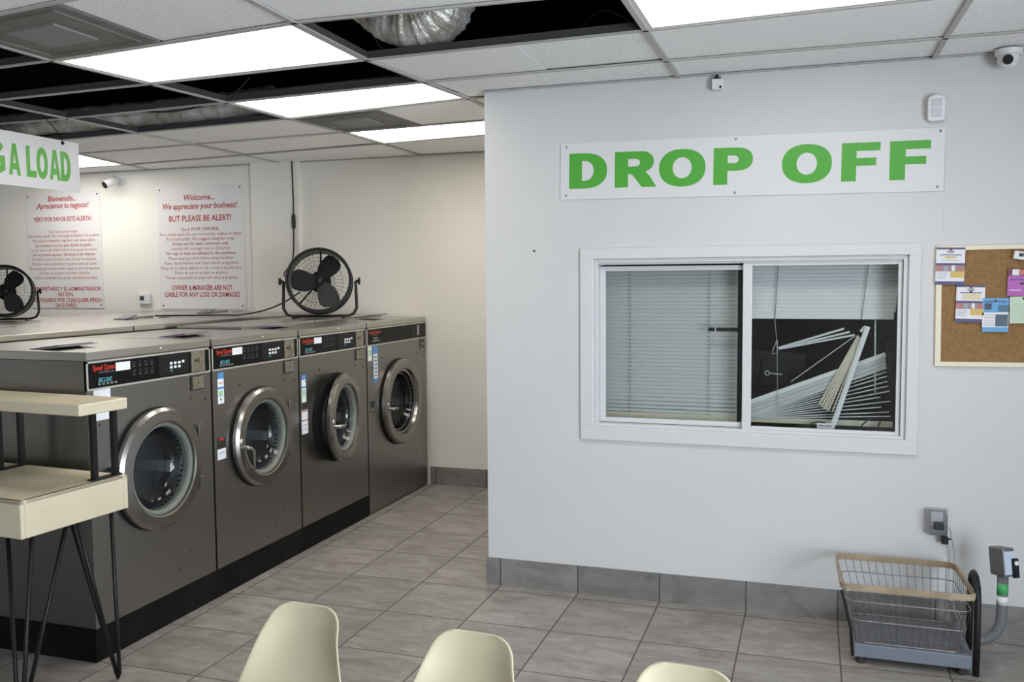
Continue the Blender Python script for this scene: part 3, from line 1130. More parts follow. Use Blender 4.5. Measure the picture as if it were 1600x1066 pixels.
EN = [('Welcome...', .885, .075, .36, .02, .25), ('We appreciate your business!', .815, .075, .87, .02, .25),
      ('BUT PLEASE BE ALERT!', .715, .075, .73, .02, 0),
      ('Use at YOUR OWN RISK.', .638, .042, .45, .015, 0), ('For a better wash: Do not overload the washer or dryer.', .598, .042, .96, .003, 0),
      ('For best results: We suggest using less soap.', .56, .042, .80, .004, 0), ('Dryers are for wash customers only.', .521, .042, .66, .014, 0),
      ('Laundry left overnight may be discarded.', .482, .042, .69, 0, 0), ('No rugs or mats are allowed in the machines.', .443, .042, .82, .014, 0),
      ('Please empty pockets before using machines.', .404, .042, .77, 0, 0), ('Please check washers and dryers before using them.', .364, .042, .88, 0, 0),
      ('Please do not allow children to run or ride in laundry carts.', .324, .042, .96, 0, 0), ('Please do not sit on table or washers.', .285, .042, .62, 0, 0),
      ('You are responsible for your own safety & property.', .245, .042, .85, 0, 0),
      ('OWNER & MANAGER ARE NOT', .155, .064, .71, .018, 0), ('LIABLE FOR ANY LOSS OR DAMAGES', .10, .064, .88, .018, 0)]
ES = [('Bienvenido...', .925, .075, .38, .02, .25), ('\u00a1Apreciamos tu negocio!', .865, .075, .71, .02, .25),
      ('PERO POR FAVOR EST\u00c9 ALERTA!', .752, .062, .77, .018, 0),
      ('\u00daselo bajo su propio riesgo.', .652, .042, .40, .004, 0), ('Para un mejor lavado: No sobrecargue la lavadora o la secadora.', .615, .042, .97, .006, 0),
      ('Para mejores resultados: sugerimos usar menos jab\u00f3n.', .575, .042, .84, .006, 0), ('Las secadoras son solo para clientes de lavado.', .533, .042, .76, .014, 0),
      ('La ropa que se haya dejado toda la noche puede desecharse.', .494, .042, .90, 0, 0), ('No se permiten tapetes o alfombras en las m\u00e1quinas.', .453, .042, .84, .012, 0),
      ('Por favor, vac\u00ede los bolsillos antes de usar las m\u00e1quinas.', .413, .042, .86, 0, 0), ('Por favor revise las lavadoras y secadoras antes de usarlas.', .373, .042, .88, 0, 0),
      ('No permita que los ni\u00f1os corran o viajen en carros de lavander\u00eda.', .332, .042, .95, 0, 0), ('Por favor, no se siente en la mesa o lavadoras.', .293, .042, .68, 0, 0),
      ('Usted es responsable de su propia seguridad y propiedad.', .252, .042, .86, 0, 0),
      ('EL PROPIETARIO Y EL ADMINISTRADOR', .150, .055, .95, .018, 0), ('NO SON', .102, .055, .20, .018, 0),
      ('RESPONSABLE POR CUALQUIER P\u00c9RDI-', .052, .055, .97, .018, 0), ('DA O DA\u00d1O', .008, .055, .28, .018, 0)]
poster(-5.835, -4.905, 1.495, 2.63, EN, 'white poster headed Welcome with red English text, left of the corner')
poster(-7.41, -6.50, 1.50, 2.625, ES, 'white poster headed Bienvenido with red Spanish text, behind the left fan')

th = thing('thermostat', (-6.013, YB, 1.535), 'small square white thermostat on the wall between the two posters', 'thermostat')
MB((-6.013, YB, 1.535)).box((-6.08, YB - .028, 1.54), (-5.945, YB - .001, 1.64)).build('housing', m_white, th, bevel=.006)
MB((-6.013, YB, 1.535)).box((-6.055, YB - .030, 1.575), (-6.008, YB - .027, 1.615)).build('display', m_lcd, th)

cb_ = thing('security_camera', (-6.29, YB, 2.70), 'small white bullet camera on the back wall above the Spanish poster', 'camera')
off = (-6.29, YB, 2.70)
MB(off).lathe([(.0, -.016), (.038, -.016), (.04, -.001)], (-6.25, YB, 2.70), 'y', 20).tube([(-6.25, YB - .01, 2.70), (-6.25, YB - .05, 2.72), (-6.255, YB - .08, 2.71)], .014).build('bracket', m_white, cb_)
MB(off).tube([(-6.245, YB - .06, 2.715), (-6.285, YB - .17, 2.655)], .038, 18).build('body', m_white, cb_)
MB(off).tube([(-6.2845, YB - .169, 2.6555), (-6.288, YB - .178, 2.6505)], .032, 16).build('lens', m_black, cb_)

# ------------------------------------------------------------------ signs
sg = thing('drop_off_sign', (-.366, YD, 2.325), 'long white sign with green DROP OFF lettering above the office window', 'sign')
sg.rotation_euler = (0, R(.68), 0)
off = (-.366, YD, 2.325)
MB(off).box((-1.318, YD - .006, 2.173), (.588, YD - .001, 2.477)).build('board', m_sign, sg, bevel=.001)
lt = MB(off)
x_of = lambda u: -1.268 + (u - 127) / (1488 - 127) * (.525 + 1.268)
for ch, a, b in (('D', 127, 275), ('R', 305, 467), ('O', 476, 654), ('P', 684, 833), ('O', 942, 1128), ('F', 1163, 1305), ('F', 1340, 1488)):
    # perspective spreads the nearer letters: undo it along the board
    def ux(u):
        t = (u - 127) / (1488 - 127)
        return -1.268 + 1.793 * (t * 1.082 / (1 + .082 * t))
    glyph(lt, ch, ux(a), ux(b), 2.231, 2.419, (0, YD - .0068, 0), (1, 0, 0), (0, 0, 1))
lt.build('lettering', m_green, sg)
m_screwl = mat('screw_pale', (.30, .30, .30), .4, metal=.4)
for sx, sz in ((-1.285, 2.455), (-1.285, 2.195), (-.39, 2.462), (-.39, 2.19), (.565, 2.46), (.56, 2.195)):
    MB(off).lathe([(0, -.009), (.005, -.0085), (.007, -.006)], (sx, YD, sz), 'y', 10).build('screw', m_screwl, sg)

XS = -4.36
ms = thing('hanging_sign', (XS, 4.1, 2.31), 'white hanging sign with green MEGA LOAD lettering, cut by the left edge', 'sign')
off = (XS, 4.1, 2.31)
MB(off).box((XS - .004, 3.62, 2.312), (XS, 4.613, 2.618)).build('board', m_sign, ms)
lt = MB(off)
for ch, a, b in (('M', 3.70, 3.80), ('E', 3.835, 3.905), ('G', 3.95, 4.062), ('A', 4.083, 4.165), ('L', 4.207, 4.279), ('O', 4.281, 4.364), ('A', 4.376, 4.460), ('D', 4.463, 4.541)):
    glyph(lt, ch, a, b, 2.372, 2.552, (XS + .0008, 0, 0), (0, 1, 0), (0, 0, 1))
lt.build('lettering', m_green, ms)
for yy in (4.482, 3.75):
    hk = MB(off).tube([(XS + .004, yy, 2.590), (XS + .004, yy, 2.612), (XS - .02, yy, 2.66), (-4.515, yy, H - .004)], .0025, 6)
    hk.lathe([(0, .012), (.009, .010), (.010, 0)], (XS, yy, 2.602), 'x', 10)
    hk.build('hanging_wire', m_blackm, ms)

# ------------------------------------------------------------------ office window
wt = MB()
cw, cd = .073, .016
for a, b in (((WX0 - cw, YD - cd, WZ1 - .002), (WX1 + .055, YD, WZ1 + .055)), ((WX0 - cw, YD - cd, WZ0 - cw), (WX1 + .055, YD, WZ0 + .002)),
             ((WX0 - cw, YD - cd, WZ0), (WX0, YD, WZ1)), ((WX1, YD - cd, WZ0), (WX1 + .055, YD, WZ1))):
    wt.box(a, b)
struct(wt.build('trim_3', m_vinyl, bevel=.004))
win = bpy.data.objects.new('window_1', None)
COL.objects.link(win)
win.location = (0, YD, WZ0)
struct(win)
off = (0, YD, WZ0)
fr = MB(off)
ft = .022
fr.box((WX0, YD + .002, WZ0), (WX0 + ft, YD + .118, WZ1)).box((WX1 - ft, YD + .002, WZ0), (WX1, YD + .118, WZ1))
fr.box((WX0 + ft, YD + .002, WZ1 - ft), (WX1 - ft, YD + .118, WZ1)).box((WX0 + ft, YD + .002, WZ0), (WX1 - ft, YD + .118, WZ0 + .018))
fr.box((WX0 + ft, YD + .01, WZ1 - ft - .008), (WX1 - ft, YD + .02, WZ1 - ft)).box((WX0 + ft, YD + .045, WZ1 - ft - .012), (WX1 - ft, YD + .052, WZ1 - ft))
fr.build('window_frame', m_vinyl, win, bevel=.002)


def sash(name, x0, x1, z0, z1, y, w0, w1, wz):
    s = MB(off)
    s.box((x0, y, z0), (x0 + w0, y + .022, z1)).box((x1 - w1, y, z0), (x1, y + .022, z1))
    s.box((x0 + w0, y, z0), (x1 - w1, y + .022, z0 + wz)).box((x0 + w0, y, z1 - wz), (x1 - w1, y + .022, z1))
    so = s.build(name, m_vinyl, win, bevel=.003)
    MB(off).box((x0 + w0 - .004, y + .009, z0 + wz - .004), (x1 - w1 + .004, y + .013, z1 - wz + .004)).build('window_pane', m_glass, so)
    return so


so = sash('sliding_sash', -1.113, -.312, .965, 1.820, YD + .055, .030, .026, .026)
# black lock bar inside the sliding pane, plus upright strip painting the dark gap
o = MB(off).box((-.530, YD + .082, 1.470), (-.350, YD + .092, 1.490)).box((-.495, YD + .080, 1.470), (-.49, YD + .0925, 1.490), 1).box((-.362, YD + .082, 1.0), (-.346, YD + .092, 1.80)).build('lock_bar_gap_shade', [m_black, m_vinyl], so)
o['label'] = 'black bar with upright strip standing in for the dark gap'
sash('fixed_sash', -.348, .416, .955, 1.838, YD + .022, .046, .020, .024)

# blinds hanging inside the office
yb = 5.03
sl = thing('window_blind', (-.75, yb, .97), 'closed slatted blind behind the left window pane', 'blind')
off = (-.75, yb, .97)
MB(off).box((-1.125, yb - .018, 1.795), (-.388, yb + .018, 1.822)).build('headrail', m_slat, sl)


def slat(mb, p, q, w, nrm, m=0, th=.0008):
    """one curved slat from p to q, width w, facing nrm"""
    p, q = Vector(p), Vector(q)
    d = (q - p).normalized()
    n = Vector(nrm)
    n = (n - d * n.dot(d)).normalized()
    b = d.cross(n)
    vs = []
    prof = [(-.5, 0), (-.25, .10), (0, .135), (.25, .10), (.5, 0)]
    for e in (p, q):
        for u, h in prof:
            vs.append(e + b * u * w + n * (h * w))
        for u, h in prof[::-1]:
            vs.append(e + b * u * w + n * (h * w - th))
    k = 10
    fs = [(i, (i + 1) % k, k + (i + 1) % k, k + i) for i in range(k)] + [list(range(k))[::-1], [k + i for i in range(k)]]
    mb.add(vs, fs, m)


s = MB(off)
z = 1.785
k = 0
while z > 1.02:
    sag = 0 if z > 1.12 else (1.12 - z) * .10
    slat(s, (-1.125, yb, z), (-.385, yb, z - sag * .35), .0245, (0, -.97, .16 if z > 1.12 else .16 + (1.12 - z) * 5))
    z -= .0212
    k += 1
s.build('slats', m_slat, sl)
MB(off).box((-1.125, yb - .012, .975), (-.385, yb + .012, 1.008)).build('bottom_rail', m_slaty, sl)
for xx in (-.966, -.534):
    c_ = MB(off)
    z = 1.82
    while z > 1.0:
        c_.box((xx - .0024, yb - .0185, z - .009), (xx + .0024, yb - .0155, z))
        z -= .0212
    c_.build('lift_cord', m_cord, sl)

sr = thing('window_blind', (.03, yb, .97), 'broken blind behind the right window pane with slats hanging loose', 'blind')
off = (.03, yb, .97)
MB(off).box((-.34, yb - .018, 1.838), (.425, yb + .018, 1.862)).build('headrail', m_slatw, sr)
s = MB(off)
z = 1.83
while z > 1.570:
    x1 = .418 - (1.83 - z) * .075
    slat(s, (-.338, yb, z), (x1, yb, z), .0255, (0, -.975, .22))
    z -= .0205
s.build('hanging_slats', m_slatw, sr)
MB(off).box((-.338, yb - .013, 1.534), (.392, yb + .013, 1.576)).build('gathered_slats', m_slatw, sr, bevel=.004)
for a, b in (((-.178, 1.83), (-.193, 1.535)), ((.266, 1.83), (.236, 1.535))):
    c_ = MB(off).tube([(a[0], yb - .019, a[1]), (b[0], yb - .019, b[1])], .0018, 5)
    c_.build('lift_cord', m_cord, sr)
o = MB(off).tube([(-.193, yb - .018, 1.535), (-.181, yb - .012, 1.42), (-.172, yb - .012, 1.06)], .0016, 5).tube([(-.181, yb - .012, 1.42), (-.20, yb - .01, 1.37), (-.205, yb - .01, 1.345), (-.178, yb - .01, 1.355), (-.178, yb - .012, 1.42)], .0022, 5).build('pull_cord', m_cordl, sr)


def loose(p, q, w, nrm, dy, mm, bow=0.0):
    mb = MB(off)
    slat(mb, (p[0], yb + dy, p[1]), (q[0], yb + dy, q[1]), w, nrm)
    return mb.build('loose_slat', mm, sr)


for i, (p, q) in enumerate([((-.173, 1.380), (.153, 1.486)), ((-.167, 1.378), (.181, 1.469)), ((-.170, 1.374), (.206, 1.454))]):
    loose(p, q, .012, (0, -.8, .6), -.004 + .004 * i, m_slatw)
loose((-.107, 1.202), (.206, 1.448), .007, (0, -.4, .9), -.008, m_slatw)
for i, q in enumerate([(.035, 1.082), (.047, 1.073), (.058, 1.065), (.069, 1.062), (.081, 1.057), (.101, 1.051), (.126, 1.052)]):
    loose((.222 + .003 * i, 1.452 - .003 * i), q, .011 if i < 5 else .007, (-.5, -.8, .2), -.014 - .003 * i, m_slaty)
o = MB(off)
slat(o, (.266, yb - .04, 1.500), (.102, yb - .04, .967), .026, (0, -1, 0))
o.build('loose_bottom_rail', m_slatw, sr)
o = loose((.255, 1.50), (.233, 1.472), .014, (0, -1, 0), -.03, m_slatw)
for i, (p, q) in enumerate([((-.32, 1.082), (.356, 1.354)), ((-.32, 1.060), (.356, 1.333)), ((-.32, 1.038), (.358, 1.311)), ((-.32, 1.016), (.36, 1.291))]):
    loose(p, q, .024, (0, -.97, .2), .004 + .002 * i, m_slat if i else m_slatw)
for i, q in enumerate([(.363, 1.265), (.366, 1.242), (.369, 1.215), (.373, 1.191), (.379, 1.164), (.336, 1.132), (.385, 1.112), (.342, 1.08), (.381, 1.055), (.387, 1.033)]):
    loose((-.32, 1.005 - .001 * i), q, .009, (0, -.5, .86), .010 + .001 * i, m_slatw)
MB(off).box((-.33, yb + .02, .972), (.40, yb + .045, 1.003)).build('bottom_rail', m_slaty, sr, bevel=.004)
MB(off).tube([(.304, yb + .012, 1.535), (.310, yb + .012, 1.155)], .0045, 8).build('tilt_wand', m_slatw, sr)

# office behind the glass
m_desk = mat('desk_dark', (.03, .03, .032), .4)
dkk = thing('office_counter', (-.3, 5.5, 0), 'dark office counter behind the right window pane', 'counter')
off = (-.3, 5.5, 0)
MB(off).box((-1.6, 4.985, .905), (1.2, 5.75, .94)).build('worktop', m_desk, dkk, bevel=.003)
for x in (-1.55, 1.1):
    MB(off).box((x, 5.1, 0), (x + .05, 5.7, .905)).build('leg_panel', m_desk, dkk)
m_dark = mat('office_partition_blue', (.085, .09, .12), .8)
op = thing('office_cabinet', (.1, 6.6, 0), 'tall dark cabinet at the back of the office behind the broken blind', 'cabinet')
off = (.1, 6.6, 0)
MB(off).box((-1.6, 6.4, 0), (2.6, 7.1, 2.3)).build('body', m_dark, op)
for x in (-.9, -.2, .5, 1.2):
    MB(off).box((x, 6.385, .1), (x + .66, 6.4, 2.2)).build('door', m_dark, op, bevel=.004)

mo = thing('computer_monitor', (-.19, 5.32, .94), 'black computer monitor seen from behind through the right pane', 'monitor')
off = (-.19, 5.32, .94)
mtx = Matrix.Translation((-.19, 5.32, 1.215)) @ Matrix.Rotation(R(4), 4, 'Y') @ Matrix.Rotation(R(4), 4, 'X')
MB(off).box((-.15, -.012, -.115), (.15, .03, .13), 0, mtx).box((-.09, -.026, -.08), (.09, -.010, .08), 0, mtx).build('screen_back', m_black, mo, bevel=.008)
lg = MB(off)
lg.tube([mtx @ Vector((-.05 + .012 * math.cos(R(a)), -.028, .012 * math.sin(R(a)))) for a in range(0, 360, 20)], .003, 6, closed=True)
for i in range(7):
    lg.box((-.030 + i * .009, -.028, -.004), (-.024 + i * .009, -.0262, .004), 0, mtx)
lg.build('maker_mark', m_vinyl, mo)
MB(off).tube([(-.19, 5.335, .95), (-.19, 5.335, 1.12)], .02, 10).box((-.29, 5.26, .94), (-.09, 5.42, .955)).build('stand', m_black, mo)
bt = thing('bottle', (.393, 5.2, .94), 'tall black bottle at the right end of the office window', 'bottle')
off = (.393, 5.2, .94)
MB(off).lathe([(.0, 0), (.045, 0), (.045, .16), (.043, .35), (.034, .40), (.028, .41)], (.393, 5.2, .94), 'z', 20).build('body', m_black, bt)
MB(off).lathe([(.028, .41), (.030, .44), (.034, .455), (.030, .475), (0, .48)], (.393, 5.2, .94), 'z', 18).build('cap', m_black, bt)
bx = thing('adapter_box', (.069, 5.03, .94), 'small white box lying low behind the broken blind', 'box')
MB((.069, 5.03, .94)).box((.026, 4.985, .9405), (.112, 5.0, .992)).build('body', m_white, bx, bevel=.002)
MB((.069, 5.03, .94)).box((.034, 4.984, .976), (.06, 4.9853, .984)).box((.066, 4.984, .976), (.10, 4.9853, .984)).build('print', m_greytxt, bx)
tag(MB().box((-.30, 5.085, .9405), (-.13, 5.17, .985)).build('cash_tray', m_black, bevel=.004), 'flat black box on the counter, left below the broken blind', 'box')
cable('desk_cable', [(-.03, 4.992, .948), (0, 4.994, .985), (.04, 4.995, .998), (.08, 4.995, .985), (.12, 4.994, .950)], .004, 'black cable loop beside the small white box', cat='cord')
cable('desk_cable', [(.29, 4.998, 1.03), (.245, 4.996, .985), (.25, 4.995, .955), (.28, 4.995, .947), (.31, 4.996, .955), (.335, 4.998, 1.01)], .0045, 'black cable loop near the right corner of the window', cat='cord')

# ------------------------------------------------------------------ notice board and flyers
nb = thing('cork_board', (1.07, YD, 1.32), 'cork notice board in a cream frame, cut by the right edge', 'notice board')
off = (1.07, YD, 1.32)
nb.rotation_euler = (0, R(-.5), 0)
x0, x1, z0, z1 = .565, 1.60, 1.322, 1.903
MB(off).box((x0 + .015, YD - .008, z0 + .015), (x1 - .015, YD - .001, z1 - .015)).build('cork_panel', m_cork, nb)
f = MB(off)
for a, b in (((x0, z0), (x1, z0 + .022)), ((x0, z1 - .022), (x1, z1)), ((x0, z0 + .022), (x0 + .026, z1 - .022)), ((x1 - .026, z0 + .022), (x1, z1 - .022))):
    f.box((a[0], YD - .016, a[1]), (b[0], YD - .001, b[1]))
f.build('frame', m_ply, nb, bevel=.002)

C = {}


def cm(r, g, b):
    k = (r, g, b)
    if k not in C:
        C[k] = mat('print_%02d' % len(C), k, .45)
    return C[k]


def flyer(x, z, w, h, rot, paper, blocks, label, dy=0.0):
    y = YD - .0175 - dy
    t = thing('flyer', (x, y, z), label, 'flyer', 'flyers on the cork board')
    t.rotation_euler = (0, R(rot), 0)
    MB().box((-w / 2, -.0006, -h / 2), (w / 2, .0006, h / 2)).build('sheet', paper, t)
    ms_, mb = [], MB()
    for i, (u0, v0, u1, v1, mm) in enumerate(blocks):
        if mm not in ms_:
            ms_.append(mm)
        mb.box((-w / 2 + u0 * w, -.0010 - .00015 * i, -h / 2 + v0 * h), (-w / 2 + u1 * w, -.0005, -h / 2 + v1 * h), ms_.index(mm))
    mb.build('print', ms_, t)
    MB().lathe([(0, -.008), (.004, -.007), (.0045, -.001)], (0, 0, h / 2 - .010), 'y', 10).build('pin', m_str, t)
    return t


navy, gold, paper, grey = cm(.07, .07, .18), cm(.62, .43, .12), cm(.74, .73, .76), cm(.35, .35, .38)
redp, pinkp = cm(.5, .15, .14), cm(.6, .3, .3)
cleaner = [(0, 0, 1, .09, navy), (0, .95, 1, 1, navy), (0, .52, 1, .58, navy), (0, .36, 1, .52, cm(.30, .22, .24)), (.05, .40, .2, .52, redp), (.28, .38, .42, .5, grey),
           (.55, .37, .66, .52, paper), (.78, .38, .93, .5, redp), (.52, .19, .98, .36, gold), (.06, .30, .4, .315, grey), (.06, .24, .4, .255, grey), (.06, .18, .35, .195, grey),
           (.3, .72, .7, .76, gold), (.12, .79, .88, .81, navy), (.38, .85, .62, .92, grey), (.2, .66, .8, .67, grey)]
flyer(.622, 1.802, .126, .178, 1, paper, cleaner, 'white flyer with navy band and yellow block at the top left of the cork board')
flyer(.713, 1.621, .124, .176, 1, paper, cleaner + [(.25, .62, .85, .76, cm(.68, .58, .38)), (.47, .80, .55, .86, m_stk)], 'white flyer with navy band and yellow block, lower, touching the blue flyer', .0012)
flyer(.822, 1.568, .112, .160, 0, cm(.10, .35, .62), [(0, .14, 1, .58, paper), (.5, .16, .98, .52, cm(.06, .10, .14)), (.08, .66, .35, .85, cm(.04, .05, .10)), (.6, .60, 1, .80, cm(.05, .14, .22)),
      (.08, .88, .92, .92, navy), (.06, .50, .45, .515, grey), (.06, .42, .45, .435, grey), (.06, .34, .45, .355, grey), (.06, .26, .45, .275, grey), (.06, .19, .45, .205, grey)],
      'bright blue flyer in the lower middle of the cork board', .0024)
flyer(.945, 1.722, .150, .128, 1, cm(.42, .09, .40), [(0, .74, 1, 1, cm(.12, .03, .04)), (.12, .76, .34, .98, paper), (.3, .78, .5, .96, redp), (.35, .42, .9, .50, m_stk), (.06, .58, .6, .62, navy), (.05, .2, .4, .23, paper), (.62, .05, .95, .4, gold)],
      'purple and pink flyer at the right edge of the cork board', .001)
flyer(.952, 1.593, .140, .126, -1, cm(.50, .62, .47), [(.38, .88, .48, .97, m_stk)] + [(.08, .12 + .1 * i, .6 + .05 * (i % 3), .13 + .1 * i, grey) for i in range(7)],
      'pale green flyer below the purple one on the cork board', .0022)
wc = thing('plastic_tag', (.945, YD - .03, 1.845), 'small tilted white plastic tag at the top right of the cork board', 'tag')
wc.rotation_euler = (0, R(9), 0)
MB().box((-.055, -.012, -.020), (.07, .012, .018)).build('body', m_white, wc, bevel=.003)
MB().box((-.035, -.0128, -.006), (-.015, -.0118, .010)).box((-.010, -.0128, -.006), (.008, -.0118, .008)).build('print', m_stk, wc)

# ------------------------------------------------------------------ small wall devices
sn = thing('wall_sensor', (-.481, YD, 2.70), 'small white box sensor high on the wall above the sign', 'sensor')
off = (-.481, YD, 2.70)
MB(off).box((-.508, YD - .045, 2.712), (-.452, YD - .001, 2.765)).build('housing', m_white, sn, bevel=.004)
MB(off).lathe([(0, -.049), (.006, -.048), (.007, -.044)], (-.464, YD, 2.722), 'y', 10).box((-.497, YD - .04, 2.765), (-.463, YD - .005, 2.773)).tube([(-.483, YD - .02, 2.77), (-.483, YD - .012, 2.79)], .006, 8).build('fittings', m_black, sn)
md = thing('motion_detector', (.543, YD, 2.49), 'white rounded motion detector above the right end of the sign', 'sensor')
off = (.543, YD, 2.49)
pts = [(.505, 2.500), (.515, 2.492), (.572, 2.492), (.580, 2.500), (.582, 2.59), (.575, 2.607), (.555, 2.616), (.53, 2.616), (.51, 2.606), (.503, 2.59)]
mb = MB(off)
n = len(pts)
mb.add([(x, YD - .001, z) for x, z in pts] + [(x, YD - .042, z) for x, z in pts], [list(range(n)), [n + i for i in range(n)][::-1]] + [(i, (i + 1) % n, n + (i + 1) % n, n + i) for i in range(n)])
mb.build('housing', m_white, md, bevel=.006)
m_lens = mat('detector_lens', (.55, .57, .62), .4)
MB(off).box((.519, YD - .0455, 2.560), (.566, YD - .041, 2.596)).build('upper_lens', m_lens, md, bevel=.003)
MB(off).box((.519, YD - .0455, 2.512), (.566, YD - .041, 2.552)).build('lower_lens', m_lens, md, bevel=.003)
dc = thing('security_camera', (.83, YD - .05, H), 'white turret camera with black lens where the drop off wall meets the ceiling', 'camera')
off = (.83, YD - .05, H)
MB(off).lathe([(0, -.034), (.054, -.034), (.058, -.028), (.058, -.007)], (.835, YD - .08, H), 'z', 28).build('base', m_white, dc)
ball = [(.046 * math.cos(R(a)), .046 * math.sin(R(a))) for a in range(-90, 91, 15)]
MB(off).lathe([(max(r_, .0005), h_) for r_, h_ in ball], (.833, YD - .085, H - .048), 'z', 24).build('turret', m_white, dc)
MB(off).tube([(.826, YD - .122, H - .058), (.824, YD - .134, H - .062)], .022, 20).build('lens', m_black, dc)
jb = tag(MB().box((.935, YD - .03, 2.48), (1.0, YD - .001, 2.58)).build('junction_box', m_greyp, bevel=.004), 'grey box at the right edge of the photo, below the turret camera', 'box')
tag(MB().lathe([(0, -.006), (.006, -.005), (.007, -.001)], (-1.47, YD, 1.91), 'y', 10).build('wall_screw', m_screw), 'single dark screw left alone in the wall beside the window', 'screw')

ol = thing('power_outlet', (.59, YD, .55), 'wall outlet under a clear weather cover, above the wire basket', 'outlet')
off = (.59, YD, .55)
MB(off).box((.540, YD - .02, .488), (.640, YD - .001, .617)).build('back_plate', mat('outlet_grey', (.36, .36, .37), .5), ol, bevel=.006)
MB(off).box((.562, YD - .026, .52), (.618, YD - .019, .60)).build('receptacle', m_white, ol, bevel=.003)
MB(off).box((.577, YD - .06, .520), (.620, YD - .027, .556)).build('plug', m_lcd, ol, bevel=.004)
cv = MB(off)
rr0 = [(.546, .500), (.554, .492), (.628, .492), (.636, .500), (.636, .602), (.626, .613), (.556, .613), (.546, .602)]
n = len(rr0)
cv.add([(x, YD - .02, z) for x, z in rr0] + [(x + (.589 - x) * .08, YD - .075, z + (.552 - z) * .08) for x, z in rr0], [[n + i for i in range(n)][::-1]] + [(i, (i + 1) % n, n + (i + 1) % n, n + i) for i in range(n)])
cv.build('clear_cover', m_clear, ol)
pg = thing('outlet_cable', (.66, YD, .48), 'thin grey cord running down from the outlet behind the wire basket', 'cord')
pts = [(.643, YD - .045, .535), (.650, YD - .05, .515), (.658, YD - .05, .47), (.668, YD - .045, .42), (.672, YD - .04, .36), (.67, YD - .04, .2), (.70, YD - .05, .06), (.79, YD - .12, .03), (.838, YD - .2, .03)]
o = cable('cord', pts, .0035, None, m_cordl)
o.parent = pg
o.location = (-.66, -YD, -.48)
MB((.66, YD, .48)).box((.612, YD - .05, .448), (.642, YD - .015, .484)).tube([(.635, YD - .03, .47), (.655, YD - .04, .475)], .004).build('plug', m_black, pg, bevel=.004)

# ------------------------------------------------------------------ floor scale and wire basket
sx0, sx1, sy0, sy1 = .198, .685, 4.315, 4.735
fs_ = thing('floor_scale', (.44, 4.52, 0), 'grey platform scale on the floor with a curved pipe and display head', 'scale')
off = (.44, 4.52, 0)
MB(off).box((sx0, sy0, .032), (sx1, sy1, .092)).build('platform', m_greyp, fs_, bevel=.004)
for x in (sx0 + .03, sx1 - .04):
    for y in (sy0 + .03, sy1 - .04):
        MB(off).lathe([(0, 0), (.020, 0), (.022, .012), (.012, .016), (.012, .032)], (x, y, 0), 'z', 16).build('foot', m_rubber, fs_)
col = MB(off)
P = [(.675, 4.60, .062), (.74, 4.60, .062), (.79, 4.60, .075), (.825, 4.60, .11), (.842, 4.60, .16), (.845, 4.60, .22), (.845, 4.60, .385)]
col.tube(P, .0235, 16)
col.build('column', m_pipe, fs_)
MB(off).tube([(.845, 4.60, .245), (.845, 4.60, .285)], .0243, 16).build('white_label', m_white, fs_)
MB(off).tube([(.845, 4.60, .295), (.845, 4.60, .345)], .0243, 16).build('green_label', mat('label_green', (.06, .38, .12), .5), fs_)
mtx = Matrix.Translation((.838, 4.60, .445)) @ Matrix.Rotation(R(30), 4, 'Z') @ Matrix.Rotation(R(-9), 4, 'X')
MB(off).box((-.030, -.050, -.062), (.030, .045, .066), 0, mtx).build('display_head', mat('head_steel', (.15, .15, .15), .4, metal=.3), fs_, bevel=.006)
MB(off).box((-.027, -.0525, -.052), (.027, -.049, .052), 0, mtx).build('display_face', cm(.48, .56, .66), fs_)
MB(off).box((.008, -.066, -.066), (.034, -.0526, .02), 0, mtx).tube([mtx @ Vector((.021, -.065, .0)), mtx @ Vector((.021, -.070, .0))], .010, 14, 1).build('control_knob', [m_black, m_white], fs_)
# black hoop bars bolted to the two ends of the platform
for x, r_, zt_, ya, yb_ in ((.699, .015, .425, 4.315, 4.50),):
    hp = MB(off)
    P = [(x, ya, .010), (x, ya, .20), (x, ya + .004, .345), (x, ya + .025, .395), (x, ya + .075, zt_), (x, ya + .13, zt_ + .003), (x, yb_ - .01, .40), (x, yb_ + .01, .35), (x, yb_ + .015, .2), (x, yb_ + .015, .05)]
    hp.tube(P, r_, 10)
    hp.build('hoop_bar', m_black, fs_)
hp = MB(off).tube([(.192, 4.318, .035), (.183, 4.322, .16), (.150, 4.318, .30), (.140, 4.315, .335)], .006, 8)
hp.build('end_bar', m_blackm, fs_)

bk = thing('wire_basket', (.43, 4.52, .093), 'wire laundry basket with a tan rim resting on the grey scale', 'basket')
off = (.43, 4.52, .093)
zb_, zr = .096, .368
rb = [(.205, 4.335), (.650, 4.335), (.650, 4.705), (.205, 4.705)]
rr_ = [(.140, 4.295), (.690, 4.295), (.664, 4.765), (.128, 4.765)]


def rc(t):
    return [tuple(a + (b - a) * t for a, b in zip(p, q)) for p, q in zip(rb, rr_)]


def edge(poly, i, t):
    a, b = poly[i], poly[(i + 1) % 4]
    return (a[0] + (b[0] - a[0]) * t, a[1] + (b[1] - a[1]) * t)


def rounded(poly, rad=.05, n=5):
    out = []
    for i in range(4):
        p, a, b = Vector(poly[i]), Vector(poly[i - 1]), Vector(poly[(i + 1) % 4])
        da, db = (a - p).normalized(), (b - p).normalized()
        s, e = p + da * rad, p + db * rad
        for k in range(n + 1):
            t = k / n
            out.append(tuple(s * (1 - t) ** 2 + p * 2 * t * (1 - t) + e * t * t))
    return out


